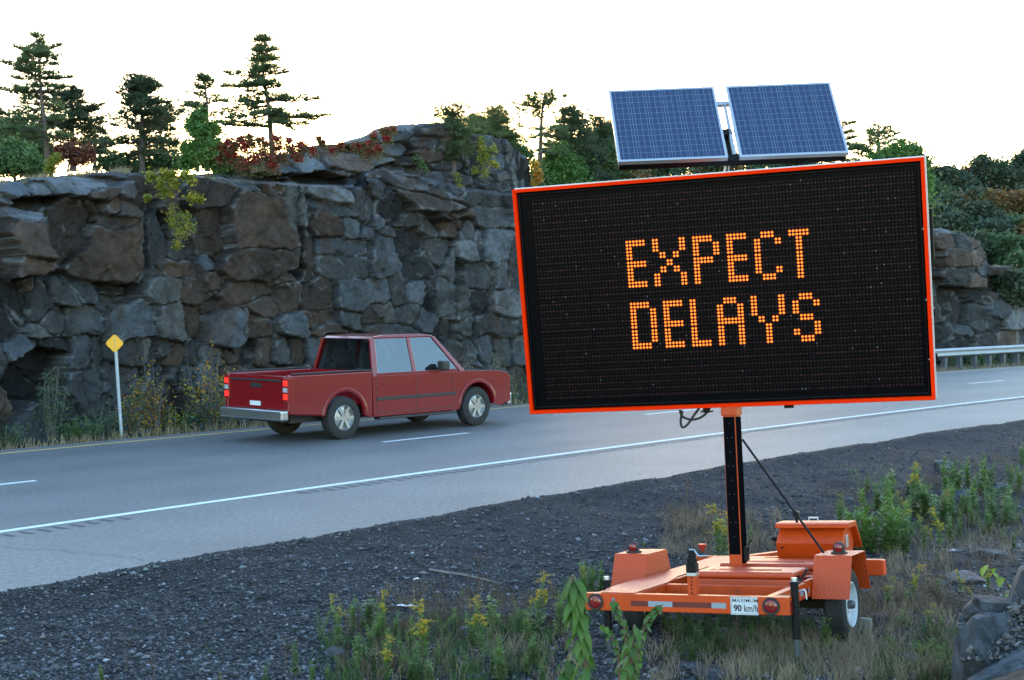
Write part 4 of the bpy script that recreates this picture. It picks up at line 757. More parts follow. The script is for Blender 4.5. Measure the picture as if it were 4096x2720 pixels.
# ---------------------------------------------------------------- brush along the foot of the rock face
rg=np.random.default_rng(500)
def verge_bush(label,nx,ny_b,h_px,w_px,mt,size,n,seed,Yo=0,lc=None,mt2=None,group='shrubs at the foot of the rock face'):
    r_=np.random.default_rng(seed); p=at_z(nx,ny_b,-.15); Y=p[1]; K=Y/FPX
    root=empty('shrub',tuple(p)); tag(root,label,'shrub',group); st=MB(); C=[];C2=[]
    for k in range(max(5,int(w_px/9))):
        bx=r_.uniform(-.5,.5)*w_px*K; hh=h_px*K*r_.uniform(.55,1.05)*(1-.5*abs(bx/(w_px*K))); tipp=np.array([bx+r_.uniform(-.1,.1),r_.uniform(-.25,.25),hh])
        st.tube([(bx*.3,0,0),(bx*.8,0,hh*.5),tuple(tipp)],[.012,.008,.003],4)
        m=int(n/max(5,int(w_px/9))); t=r_.uniform(.08,1.02,(m,1)); base=np.array([[bx*.8,0,0]])
        c=base*(1-t)+tipp[None]*t+r_.normal(size=(m,3))*np.array([.10,.12,.07])*(1.15-t*.6)*(h_px*K/.9)**.5; (C2 if (mt2 and k%3==0) else C).append(c)
    st.build('stem',BARK2,root); V,F=leaves(np.concatenate(C),size,r_,.15,.7); np_mesh('leaves',V,F,mt,root)
    if C2: V,F=leaves(np.concatenate(C2),size,r_,.15,.7); np_mesh('turned_leaves',V,F,mt2,root)
VB=[('dark green brush at the left edge under the rock',30,1800,110,120,LD,None,.05,700),('leafy dark shrub climbing the shaded hollow',200,1770,330,130,LD,None,.055,900),('low green brush left of the diamond marker',330,1770,110,170,LG2,None,.05,900),
('dark green brush just left of the diamond marker post',430,1760,170,110,LD,None,.05,700),('green and rust shrub right of the diamond marker post',540,1748,250,110,LG2,LO,.055,700),('bushy rust-orange shrub behind the diamond marker',620,1745,330,120,LA,LO,.055,900),
('low green shrub under the orange one',700,1742,140,130,LG2,LY,.05,600),('tall yellow-leaved shrub behind the pickup tail',850,1728,330,190,LO,LY,.065,700),('green undergrowth below the tall yellow-leaved shrub',860,1730,150,200,LD,None,.05,800),
('rust-brown brush behind the pickup bed',1050,1715,190,190,LA,None,.05,800),('dark brush behind the pickup cab',1250,1700,170,200,LD,LA,.05,800),('dark brush behind the pickup bonnet',1450,1685,160,190,LD,None,.05,700),
('olive brush in front of the pickup, near the board',1650,1672,170,200,LA,LD,.05,900),('yellow-specked brush left of the board edge',1820,1660,230,190,LA,LO,.055,900),('brown brush meeting the left edge of the board',1990,1648,220,170,LA,LG2,.055,900),('dark brush seen just past the lower left corner of the board',2080,1640,120,150,LD,None,.05,500)]
for i,(lab,nx,ny,h,w,m1,m2,sz,n) in enumerate(VB): verge_bush(lab,nx,ny-8,h,w,m1,sz,n,520+i,mt2=m2)
VR=[('green shrub growing up the middle of the right outcrop',3860,1440,330,150,LG2,None,.10,500),('yellow-orange shrub low on the right outcrop',3840,1430,190,120,LO,LY,.09,260),('low green growth behind the guard rail nearest the board',3800,1462,60,110,LG2,None,.08,400),('low green growth behind the middle of the visible guard rail',3930,1455,60,130,LG,None,.08,400),('low green growth behind the guard rail at the right edge',4060,1448,55,120,LD,None,.08,400)]
for i,(lab,nx,ny,h,w,m1,m2,sz,n) in enumerate(VR): verge_bush(lab,nx,ny-4,h,w,m1,sz,n,560+i,mt2=m2,group=None)
# dry grass fringe along the far edge of the road (uncountable)
DRY=leafM('dry_grass',(.20,.15,.085),(.30,.24,.14),2,.3)
n=5200; s=rg.uniform(4,62,n); lc=22.2+rg.gamma(1.3,.18,n); x,y=road(s,lc); z=tz(x,y)
C=np.stack([x,y,z],-1); d=rg.normal(size=(n,3))*np.array([.25,.25,0])+[0,0,1]; w=np.stack([rg.normal(size=n),rg.normal(size=n),0*s],-1); w/=np.linalg.norm(w,axis=1)[:,None]; L=rg.uniform(.06,.26,(n,1))
V=np.stack([C-w*.012,C+w*.012,C+d*L],1).reshape(-1,3); tag(np_mesh('verge_grass',V,np.arange(3*n).reshape(-1,3),DRY),'pale dry grass fringe along the far edge of the road','grass',kind='stuff')
# grass and weeds on the brow of the cut (uncountable)
n=5000; px=rg.uniform(0,1250,n); sy=np.interp(px,SIL[:,0],SIL[:,1]); C=[]
lcv_=26.4
for i in range(n):
    p=at_lc(px[i],sy[i]+6,LC0+.9+rg.uniform(0,1.2)); C.append(p)
C=np.array(C); C[:,2]-=.06; d=rg.normal(size=(n,3))*np.array([.3,.3,0])+[0,0,1]; w=rg.normal(size=(n,3)); w/=np.linalg.norm(w,axis=1)[:,None]; keep=fbm(np.stack([px/60,0*px,0*px],-1),3,91)>-.1
L=rg.uniform(.06,.22,(n,1)); V=np.stack([C-w*.010,C+w*.010,C+d*L],1)[keep].reshape(-1,3); tag(np_mesh('brow_grass',V,np.arange(len(V)).reshape(-1,3),DRY),'dry grass growing along the brow of the rock cut','grass',kind='stuff')
# ---------------------------------------------------------------- message board trailer
def rot3(a,b,c):
    a,b,c=rad(a),rad(b),rad(c)
    Rz=np.array([[math.cos(a),-math.sin(a),0],[math.sin(a),math.cos(a),0],[0,0,1]]); Rx=np.array([[1,0,0],[0,math.cos(b),-math.sin(b)],[0,math.sin(b),math.cos(b)]]); Ry=np.array([[math.cos(c),0,math.sin(c)],[0,1,0],[-math.sin(c),0,math.cos(c)]])
    return Rz@Rx@Ry
def mat4(R,o):
    m=Matrix.Identity(4)
    for i in range(3):
        for j in range(3): m[i][j]=R[i][j]
        m[i][3]=o[i]
    return m
ORP=M('orange_paint',(.47,.048,.004),.42,var=.16,vscale=4,spec=.3,bump=.04,bscale=60); ORB=M('orange_plastic',(.42,.042,.006),.45,var=.05)
ORF=M('fluorescent_orange_frame',(.80,.024,.0),.6,spec=.05); BPL=M('black_metal',(.006,.006,.007),.5,spec=.15); BK2=M('black_rubber',(.02,.02,.02),.8)
ZN=M('zinc_steel',(.45,.48,.52),.35,metal=.8); WH=M('white_enamel',(.48,.50,.52),.45); WBX=M('pale_aluminium_box',(.55,.56,.57),.4,metal=.2)
def tread_mat():
    m=M('diamond_plate_orange',(.44,.050,.007),.42,spec=.35); n=m.node_tree; L=n.links; b=n.nodes['Principled BSDF']; tc=n.nodes.new('ShaderNodeTexCoord')
    hs=[]
    for sx in(1,-1):
        mp=n.nodes.new('ShaderNodeMapping'); mp.inputs['Rotation'].default_value=(rad(45*sx),rad(45*sx),rad(45*sx)); mp.inputs['Scale'].default_value=(36,36,36) ; L.new(tc.outputs['Object'],mp.inputs['Vector'])
        c=n.nodes.new('ShaderNodeTexVoronoi'); c.inputs['Scale'].default_value=1; c.inputs['Randomness'].default_value=0; L.new(mp.outputs[0],c.inputs['Vector']); hs.append(c.outputs['Distance'])
    mn=n.nodes.new('ShaderNodeMath'); mn.operation='MINIMUM'; L.new(hs[0],mn.inputs[0]); L.new(hs[1],mn.inputs[1])
    bp=n.nodes.new('ShaderNodeBump'); bp.invert=True; bp.inputs['Strength'].default_value=.9; bp.inputs['Distance'].default_value=.007; L.new(mn.outputs[0],bp.inputs['Height']); L.new(bp.outputs[0],b.inputs['Normal'])
    return m
TRD=tread_mat()
TO=np.array([1.269,10.733,-2.289+EYE]); TR_=rot3(-27.205,-3.972,-3.86); TM=mat4(TR_,TO)
tr=empty('message_board_trailer',mat=TM); tag(tr,'orange portable message board trailer with solar panels and an amber EXPECT DELAYS display','sign trailer')
def B(name,mat,bv=.004,f=None,parent=tr,**k):
    b=MB(); f(b); return b.build(name,mat,parent,bevel=bv,**k)
# chassis
B('rear_bar',ORP,.006,lambda b:b.box(-.87,.87,0,.075,-.134,0))
for sg in(-1,1): B('side_rail',ORP,.006,lambda b:b.box(min(sg*.728,sg*.665),max(sg*.728,sg*.665),.076,3.05,-.128,-.002))
B('cross_beam',ORP,.005,lambda b:b.box(-.66,.66,.70,.76,-.126,-.004))
B('cross_beam',ORP,.005,lambda b:b.box(-.66,.66,1.36,1.42,-.126,-.004))
B('cross_beam',ORP,.005,lambda b:b.box(-.66,.66,2.02,2.08,-.126,-.004))
B('cross_beam',ORP,.005,lambda b:b.box(-.95,.66,2.98,3.05,-.126,.002))
B('inner_rail',ORP,.004,lambda b:b.prism([(-.375,.077),(-.375,.699),(-.425,.699),(-.425,.077)],'z',-.10,-.003))
B('inner_rail',ORP,.004,lambda b:b.prism([(-.33,.80),(-.46,1.35),(-.50,1.35),(-.37,.80)],'z',-.10,-.003) if False else b.box(-.47,-.43,.765,1.355,-.10,-.003))
B('drawbar',ORP,.006,lambda b:(b.prism([(-.62,3.051),(-.52,3.051),(.03,4.3),(-.06,4.3)],'z',-.12,-.01),b.prism([(.62,3.051),(.52,3.051),(-.03,4.3),(.06,4.3)],'z',-.12,-.01)))
B('deck_plate',TRD,.002,lambda b:b.prism([(-.66,.02),(-.378,.02),(-.378,.78),(-.46,1.22),(-.46,2.0),(-.20,2.0),(-.20,2.97),(-.72,2.97),(-.73,.30),(-.66,.077)],'z',.001,.007))
B('deck_plate',TRD,.002,lambda b:b.prism([(.70,.98),(.733,.98),(.733,2.9),(.62,2.9),(.62,1.31),(.70,1.31)],'z',.001,.007))
# fenders
for sg in(-1,1):
    x0,x1=(.736,1.048) if sg>0 else (-1.048,-.736)
    yf,Lf,zl,zt,zb=1.232,.465,.142,.191,-.147
    def fn(b):
        t=.006
        o=[(yf-zl,zb),(yf,zt),(yf+Lf,zt),(yf+Lf+zl,zb)]; i=[(yf+Lf+zl-t*1.2,zb),(yf+Lf-t,zt-t),(yf+t,zt-t),(yf-zl+t*1.2,zb)]
        b.prism(o+i,'x',x0,x1)
        xi=(x0,x0+.005) if sg>0 else (x1-.005,x1)
        b.prism([(yf-zl+.02,zb+.04),(yf+.006,zt-.006),(yf+Lf-.006,zt-.006),(yf+Lf+zl-.02,zb+.04)],'x',*xi)
    fo=B('fender',TRD,.0015,fn)
    b=MB(); cx,cy=(.905,1.40) if sg>0 else (-.905,1.33); cz=zt
    b.box(cx-.062,cx+.062,cy-.035,cy+.035,cz,cz+.016); b.prism([(cx-.046,cz+.016),(cx+.046,cz+.016),(cx+.046,cz+.05)]+[(cx+.046*math.cos(a),cz+.052+.046*math.sin(a)) for a in np.linspace(0,math.pi,12)]+[(cx-.046,cz+.05)],'y',cy-.025,cy+.025)
    mk=b.build('marker_lamp',BK2,tr,bevel=.004)
    b=MB(); b.lathe((cx,cy-.026,cz+.052),'y',[(.036,0),(.036,-.004),(.022,-.011),(.0015,-.013)],20); b.build('lens',REDL,mk,smooth=True)
# wheels
for sg in(-1,1):
    cx=sg*.895; c=(cx,1.466,-.235)
    w=MB(); w.lathe(c,'x',[(.185,-.07),(.235,-.088),(.275,-.085),(.298,-.068),(.303,-.03),(.303,.03),(.298,.068),(.275,.085),(.235,.088),(.185,.07)],40,True)
    for k in range(40):
        a=2*math.pi*k/40; 
        for q in(-.045,.0,.045):
            ca,sa=math.cos(a),math.sin(a); r0,r1=.300,.3065; h=.019
            vs=[]
            for r in(r0,r1):
                for dt in(-.045,.045):
                    for dx in(-h,h): vs.append((cx+q+dx,c[1]+r*math.cos(a+dt),c[2]+r*math.sin(a+dt)))
            w.add(vs,[(4,5,7,6),(0,1,5,4),(2,3,7,6),(0,2,6,4),(1,3,7,5)])
    wo=w.build('wheel',RUB,tr,smooth=True,angle=40)
    r=MB(); r.lathe(c,'x',[(.188,-.075*sg),(.188,.078*sg),(.180,.082*sg),(.172,.070*sg),(.168,.03*sg),(.150,.015*sg),(.11,.02*sg),(.09,.035*sg),(.06,.035*sg),(.001,.035*sg)],36)
    for k in range(5): a=2*math.pi*k/5; r.cyl((cx+.045*sg,c[1]+.07*math.cos(a),c[2]+.07*math.sin(a)),'x',.009,.02,8)
    r.build('rim',WH,wo,smooth=True,angle=40)
    h=MB(); h.lathe(c,'x',[(.038,.03*sg),(.036,.085*sg),(.026,.10*sg),(.001,.102*sg)],20); h.build('hub_cap',M('greased_steel',(.10,.11,.12),.4,metal=.6),wo,smooth=True)
B('axle',BPL,.004,lambda b:b.box(-.82,.82,1.43,1.50,-.27,-.20))
for sg in(-1,1): B('leaf_spring',BPL,.003,lambda b:(b.prism([(1.08,-.16),(1.28,-.195),(1.466,-.20),(1.65,-.195),(1.86,-.16),(1.86,-.145),(1.65,-.175),(1.466,-.175),(1.28,-.175),(1.08,-.145)],'x',sg*.64-.03,sg*.64+.03),b.box(sg*.64-.04,sg*.64+.04,1.05,1.11,-.17,-.126),b.box(sg*.64-.04,sg*.64+.04,1.83,1.89,-.17,-.126)))
# tail lamps, reflective tape, side marker
for sx in(.73,-.70):
    b=MB(); b.lathe((sx,0,-.067),'y',[(.050,-.001),(.066,-.001),(.066,-.014),(.058,-.018),(.050,-.014)],32,True); g=b.build('tail_lamp',BK2,tr,smooth=True)
    b=MB(); b.lathe((sx,0,-.067),'y',[(.0505,-.002),(.0505,-.012),(.043,-.018),(.030,-.0205),(.0285,-.019),(.001,-.021)],32); b.build('lens',REDL,g,smooth=True)
TW=M('reflective_tape_silver',(.22,.25,.29),.4,var=.04); TRd=M('reflective_tape_red',(.10,.008,.01),.35)
seg=[(-.365,-.275,TRd),(-.275,-.08,None),(-.08,.245,TRd),(.245,.378,None)]
def tape(name,parts,y=-.0015,x=None):
    b=MB(); 
    for a,c,m_ in parts:
        b.cur=0 if m_ is None else 1
        if x is None: b.box(a,c,y,y+.001,-.094,-.052)
        else: b.box(x,x+.0015,a,c,-.094,-.052)
    return b.build(name,[TW,TRd],tr)
tape('reflective_tape',[(-.40,-.255,1),(-.255,-.055,None),(-.055,.262,1),(.262,.378,None)])
tape('reflective_tape',[(.80,.89,None),(.89,1.03,1),(1.03,1.06,None)],x=.7285)
B('side_reflector',M('smoked_plastic',(.16,.17,.18),.4),.003,lambda b:b.box(-.562,-.535,-.008,0,-.085,-.035))
B('clearance_lamp',REDL,.003,lambda b:b.box(.8705,.877,.012,.062,-.115,-.03))
# speed plate
pl=B('speed_plate',WH,.001,lambda b:b.box(.414,.628,-.003,-.001,-.137,-.002))
BLU=M('plate_border_blue',(.02,.035,.10),.5); BLT=M('plate_letters_black',(.01,.012,.02),.5)
b=MB(); X0,X1,Z0,Z1=.421,.621,-.130,-.009; t=.0022
b.box(X0,X1,-.0036,-.0031,Z1-t,Z1).box(X0,X1,-.0036,-.0031,Z0,Z0+t).box(X0,X0+t,-.0036,-.0031,Z0+t,Z1-t).box(X1-t,X1,-.0036,-.0031,Z0+t,Z1-t); b.build('border',BLU,pl)
def text(body,x,z,h,mat,parent,wscale=1,bold=0,name='lettering',y=-.0042):
    c=bpy.data.curves.new('t','FONT'); c.body=body; c.size=1; c.extrude=0; c.offset=bold; c.resolution_u=4
    o=bpy.data.objects.new('t',c); COL.objects.link(o); dg=bpy.context.evaluated_depsgraph_get(); dg.update(); me=bpy.data.meshes.new_from_object(o.evaluated_get(dg)); bpy.data.objects.remove(o)
    co_=np.zeros(len(me.vertices)*3); me.vertices.foreach_get('co',co_); co_=co_.reshape(-1,3); lo,hi=co_.min(0),co_.max(0); k=h/(hi[1]-lo[1])
    out=np.stack([x+(co_[:,0]-lo[0])*k*wscale,np.full(len(co_),y),z+(co_[:,1]-lo[1])*k],-1); me.vertices.foreach_set('co',out.ravel()); me.update(); me.name=name; me.materials.clear(); me.materials.append(mat)
    r=bpy.data.objects.new(name,me); COL.objects.link(r); r.parent=parent; return r,(hi[0]-lo[0])*k*wscale
text('MAXIMUM',.431,-.042,.025,BLT,pl,1.22,.002,'word_maximum')
text('90',.438,-.113,.052,BLT,pl,.95,.035,'number_ninety')
text('km/h',.520,-.115,.056,BLT,pl,.72,.012,'unit_km_per_hour')
# battery boxes
for (xa,xb,ya,yb,nm) in((-.185,.66,.86,1.28,0),(-.19,.66,1.53,1.95,1)):
    bo=B('battery_box',ORB,.012,lambda b:b.box(xa+.02,xb-.02,ya+.015,yb-.015,-.12,.030),seg=3)
    b=MB(); b.box(xa,xb,ya,yb,.032,.088); ld=b.build('lid',ORB,bo,bevel=.022,seg=4)
    b=MB()
    for k,(a,c) in enumerate(((.12,.30),(.20,.34))): b.box(xa+.10+.06*k,xb-.12-.03*k,ya+a-.006,ya+a+.004,.0875,.0925)
    b.box(xa+.10,xa+.106,ya+.11,ya+.33,.0875,.0905); b.build('lid_ribs',ORB,ld,bevel=.002)
    b=MB()
    for k in range(3): b.box(xa+.17+.19*k,xa+.27+.19*k,ya+.012,ya+.016,.005,.016)
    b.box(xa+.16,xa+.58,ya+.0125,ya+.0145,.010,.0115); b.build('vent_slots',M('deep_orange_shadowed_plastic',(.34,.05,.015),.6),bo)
    B('latch',BPL,.002,lambda b:b.box(xb-.03,xb+.012,ya+.10,ya+.16,.0,.055),parent=bo)
# mast
ms=B('mast',ORP,.004,lambda b:b.box(-.052,.062,1.40,1.53,-.02,1.395))
MBK=M('matt_black_channel',(.004,.004,.005),.9,spec=.0)
B('front_channel',MBK,.002,lambda b:b.box(-.046,.053,1.392,1.3995,.178,1.36),parent=ms)
B('side_channel',MBK,.002,lambda b:b.box(.0625,.070,1.401,1.529,.10,1.36),parent=ms)
RVT=M('rivet_steel',(.16,.17,.19),.5,metal=.4)
for k,z in enumerate(np.linspace(.33,1.30,9)):
    for dx in((-.018,.026) if k%2 else (.004,)): B('rivet',RVT,0,lambda b:b.cyl((dx,1.391,z),'y',.0030,.003,6),parent=ms)
B('collar',ORP,.004,lambda b:b.box(-.063,.078,1.385,1.545,1.372,1.447),parent=ms)
B('winch_handle',BPL,.002,lambda b:(b.tube([(.075,1.46,.20),(.10,1.46,.20),(.11,1.46,.27),(.14,1.46,.30)],.008,6),b.box(.073,.10,1.42,1.50,.12,.24)))
# cable loop under the board
def cbl(pts,r=.011,name='cable'):
    p=np.array(pts); t=np.linspace(0,len(p)-1,26); 
    q=np.stack([np.interp(t,range(len(p)),p[:,i]) for i in range(3)],-1); k=np.array([.25,.5,.25])
    for _ in range(4): q[1:-1]=.25*q[:-2]+.5*q[1:-1]+.25*q[2:]
    return B(name,BK2,0,lambda b:b.tube(list(q),r,6),smooth=True)
cbl([(-.45,1.42,1.44),(-.44,1.42,1.38),(-.36,1.42,1.345),(-.27,1.42,1.355),(-.20,1.42,1.40),(-.16,1.42,1.47)])
cbl([(-.43,1.43,1.43),(-.455,1.43,1.33),(-.44,1.43,1.275),(-.39,1.43,1.30),(-.33,1.43,1.38),(-.26,1.43,1.46)])
# black brace from the mast down to the right fender
B('brace_rod',BPL,.0,lambda b:(b.tube([(.084,1.5,1.16),(.80,1.31,.205)],.0105,8),b.cyl((.560,1.375,.524),'y',.026,.03,12),b.box(.55,.572,1.385,1.4,.45,.52)))
# control cabinet behind
prof=[(2.2,.365),(2.2,.335),(2.23,.33),(2.20,.205),(2.235,.075),(2.50,.075),(2.50,.33),(2.52,.335),(2.52,.385),(2.22,.385)]
cb=B('control_cabinet',ORP,.004,lambda b:b.prism([(2.32,.333),(2.17,.205),(2.25,.0),(2.50,.0),(2.62,.205),(2.50,.333)],'x',.135,.735))
B('cabinet_lid',ORP,.005,lambda b:b.prism([(2.23,.335),(2.23,.372),(2.27,.385),(2.50,.385),(2.72,.13),(2.70,.125),(2.50,.335)],'x',.118,.79),parent=cb)
B('handle',M('pale_handle',(.55,.56,.55),.4),.003,lambda b:(b.box(.36,.45,2.48,2.50,.405,.418),b.box(.36,.366,2.48,2.50,.385,.405),b.box(.444,.45,2.48,2.50,.385,.405)),parent=cb)
B('cable_gland',BPL,.003,lambda b:(b.cyl((.105,2.3,.235),'x',.022,.06,12),b.cyl((.07,2.3,.235),'x',.013,.03,8)),parent=cb)
B('side_latch',ZN,.003,lambda b:(b.box(.7355,.75,2.30,2.36,.16,.27),b.tube([(.75,2.31,.12),(.79,2.31,.125)],.006,6)),parent=cb)
for xa in(.19,.665): B('bolt',BPL,.0,lambda b:b.cyl((xa,2.185,.165),'y',.010,.012,8),parent=cb)
# outrigger tubes
B('outrigger',ORP,.008,lambda b:b.box(-.2,1.10,2.10,2.20,-.065,.072))
B('outrigger_cap',M('orange_cap_bright',(.7,.05,.004),.4),.006,lambda b:b.box(1.1005,1.108,2.105,2.195,-.06,.067))
# centre stabiliser (perforated tube with a black jack head)
ct=B('stabiliser_tube',ORP,.003,lambda b:b.box(.045,.115,.078,.148,-.13,.135))
B('tube_holes',BPL,0,lambda b:[b.cyl((.080,.0775,-.10+.028*k),'y',.0065,.002,10) for k in range(9)]+[b.box(.0798,.0802,.0772,.078,-.10,.12)],parent=ct)
B('grey_sleeve',ZN,.002,lambda b:b.box(.042,.118,.075,.151,.137,.162),parent=ct)
B('jack_head',BPL,.004,lambda b:(b.box(.040,.118,.073,.153,.163,.235),b.cyl((.08,.113,.255),'z',.040,.04,16),b.cyl((.08,.113,.285),'z',.033,.03,16),b.cyl((.08,.113,.315),'z',.026,.04,16)),parent=ct)
B('crank_handle',ZN,0,lambda b:(b.tube([(.06,.113,.338),(.10,.113,.334),(.13,.113,.295),(.15,.113,.288),(.205,.113,.292)],.0075,8),),parent=ct,smooth=True)
# right rear jack, left jack
def jack(x,y,ztop,zb_,nm='drop_jack'):
    j=B(nm,BPL,.003,lambda b:(b.cyl((x,y,(ztop+zb_+.05)/2),'z',.031,ztop-zb_-.05,18),b.cyl((x,y,ztop-.008),'z',.036,.016,18)))
    B('jack_foot',M('worn_grey_steel',(.06,.065,.07),.6,metal=.4,var=.2),.002,lambda b:(b.cyl((x,y,zb_+.0),'z',.024,.16,16),),parent=j)
    B('jack_cap',ZN,.003,lambda b:(b.cyl((x,y,ztop+.016),'z',.024,.03,14),b.tube([(x+.03,y,ztop-.07),(x+.075,y,ztop-.055),(x+.085,y,ztop-.075),(x+.088,y,ztop-.13)],.007,6)),parent=j,smooth=False)
    return j
jr=jack(.885,.10,.105,-.37)
B('jack_bracket',BPL,.003,lambda b:(b.box(.731,.86,.06,.14,-.10,.0) ,))
B('crank_lever',BPL,.0,lambda b:b.tube([(.885,.14,.07),(.90,.22,.10),(.925,.30,.17),(.93,.33,.175)],.010,6))
jl=jack(-.775,.40,.058,-.44)
# front left handle with funnel-shaped red reflector seen over the deck
B('front_jack',BPL,.003,lambda b:b.cyl((-.93,3.19,-.2),'z',.028,.36,14))
B('red_jack_knob',M('red_orange_plastic',(.5,.04,.02),.45),.002,lambda b:(b.cyl((-.93,3.19,.06),'z',.012,.06,12,r2=.040),b.cyl((-.93,3.19,.096),'z',.045,.014,16)))
# wood block behind the right tyre
wb=tag(MB().box(-.05,.05,-.03,.03,0,.17).build('wood_block',M('weathered_timber',(.20,.185,.16),.85,var=.2,vscale=14),bevel=.006),'pale weathered timber block wedged behind the right trailer tyre','wood block')
wp=TO+TR_@np.array([.99,1.81,-.56]); wb.location=tuple(wp); wb.rotation_euler=(0,0,rad(-30))
# ---------------------------------------------------------------- message board
PO=np.array([1.76714748,12.02234097,.05099398+EYE]); PR=rot3(-15.13579668,5.53700101,-2.7628926); PM=mat4(PR,PO); TI=TM.inverted()
def Bp(name,mat,bv=.003,f=None,parent=None,**k):
    b=MB(); f(b); o=b.build(name,mat,None,bevel=bv,**k); 
    par=parent if parent is not None else tr
    o.parent=par; o.matrix_basis=(TI@PM) if par is tr else Matrix.Identity(4); return o
HW,HH=1.75,1.0076
cs=Bp('board_case',WBX,.004,lambda b:b.box(-HW+.004,HW+.016,.075,.20,-HH+.004,HH+.010))
fr=Bp('board_frame',ORF,.003,lambda b:(b.box(-HW,HW,0,.074,HH-.03,HH),b.box(-HW,HW,0,.074,-HH,-HH+.03),b.box(-HW,-HW+.031,0,.074,-HH+.0301,HH-.0301),b.box(HW-.031,HW,0,.074,-HH+.0301,HH-.0301)))
FACEM=M('board_black_face',(.0025,.0025,.0035),.30,spec=.06)
fc=Bp('display_face',FACEM,0,lambda b:b.box(-HW+.0315,HW-.0315,.055,.0745,-HH+.0305,HH-.0305))
Bp('inner_trim',M('dark_blue_black_trim',(.005,.006,.009),.3,spec=.15),.002,lambda b:(b.box(-HW+.045,-HW+.055,.03,.0545,-HH+.06,HH-.06),b.box(HW-.055,HW-.045,.03,.0545,-HH+.06,HH-.06),b.box(-HW+.045,HW-.045,.03,.0545,-HH+.05,-HH+.059),b.box(-HW+.045,HW-.045,.03,.0545,HH-.059,HH-.05)),parent=fc)
PC,PRW=.0583,.0590
X0=-HW+.152; ZT=HH-.098
def zrow(r): return ZT-r*PRW-.0065*(r//5)-PRW/2
def colx(c): return X0+c*PC+PC/2
# horizontal louvre fins
b=MB()
for r in range(31):
    z=(zrow(r)+PRW/2+.001) if r<30 else zrow(29)-PRW/2
    b.box(X0-.02,X0+56*PC+.02,.040,.0548,z-.0010,z+.0010)
for c in range(0,57,8): b.box(X0+c*PC-.001,X0+c*PC+.001,.047,.0548,ZT-30*PRW-.04,ZT)
b.build('visor_fins',M('visor_fin_black',(.004,.005,.008),.35,spec=.08),fc)
FONT={'E':"111 100 100 111 100 100 111",'X':"10001 10001 01010 00100 01010 10001 10001",'P':"1110 1001 1001 1110 1000 1000 1000",'C':"0110 1001 1000 1000 1000 1001 0110",'T':"111 010 010 010 010 010 010",'D':"1110 1001 1001 1001 1001 1001 1110",'L':"100 100 100 100 100 100 111",'A':"0110 1001 1001 1111 1001 1001 1001",'Y':"10001 10001 10001 01010 00100 00100 00100",'S':"0110 1001 1000 0110 0001 1001 0110"}
lit=set(); LET=[]
for word,r0 in(('EXPECT',7),('DELAYS',16)):
    c=14
    for ch in word:
        rows=FONT[ch].split(); px_=[(r0+i,c+j) for i,row in enumerate(rows) for j,v in enumerate(row) if v=='1']; LET.append((ch,word,px_)); lit|=set(px_); c+=len(rows[0])+1
def leds(r,c):
    for a in(-.25,.25):
        for d_ in(-.25,.25): yield colx(c)+a*PC, zrow(r)+d_*PRW
def disc(cs_,rr,y,n=8,inner=None,yi=None):
    V=[];F=[]
    for (x,z) in cs_:
        k=len(V)
        if inner is None:
            V.append((x,y-.0015,z)); V+= [(x+rr*math.cos(2*math.pi*i/n),y,z+rr*math.sin(2*math.pi*i/n)) for i in range(n)]; F+=[(k,k+1+(i+1)%n,k+1+i) for i in range(n)]
        else:
            V+= [(x+inner*math.cos(2*math.pi*i/n),y,z+inner*math.sin(2*math.pi*i/n)) for i in range(n)]+[(x+rr*math.cos(2*math.pi*i/n),y,z+rr*math.sin(2*math.pi*i/n)) for i in range(n)]
            F+=[(k+i,k+(i+1)%n,k+n+(i+1)%n,k+n+i) for i in range(n)]
    return V,F
def ledmat():
    m=M('unlit_amber_led',(.075,.030,.022),.35,spec=.15); n=m.node_tree; L=n.links
    a=n.nodes.new('ShaderNodeAttribute'); a.attribute_name='Col'; L.new(a.outputs['Color'],n.nodes['Principled BSDF'].inputs['Base Color']); return m
pts=[(r,c) for r in range(30) for c in range(56) if (r,c) not in lit]
cs_=[(x,z,i) for r,c in pts for i,(x,z) in enumerate(leds(r,c))]
V,F=disc([(x,z) for x,z,i in cs_],.0088,.0535,6)
rl=np.random.default_rng(5); base=np.array([.030,.009,.008])*(.45+1.1*rl.random(len(cs_))[:,None]**1.5)
base*=np.array([.30 if i in(1,3) else 1.15 for x,z,i in cs_])[:,None]; spark=rl.random(len(cs_))<.010; base[spark]=(.07,.06,.065)
led=np_mesh('unlit_lamps',V,F,ledmat(),fc,col=np.repeat(base,7,0))
CORE=M('lit_amber_core',(.3,.1,.01),.5,emit=(1,.32,.006),estr=1.45*MX); HALO=M('lit_amber_glow',(.3,.05,.01),.5,emit=(1,.07,.002),estr=.75*MX)
for ch,word,px_ in LET:
    cc=[q for r,c in px_ for q in leds(r,c)]
    V,F=disc(cc,.0088,.0515,10); o=np_mesh('letter_'+ch.lower(),V,F,CORE,fc); o['label']='lit amber letter %s of %s'%(ch,word)
    V,F=disc(cc,.0125,.0528,12,inner=.0082); h=np_mesh('lamp_glow',V,F,HALO,o)  # glow halo around each LED, drawn as an emissive ring
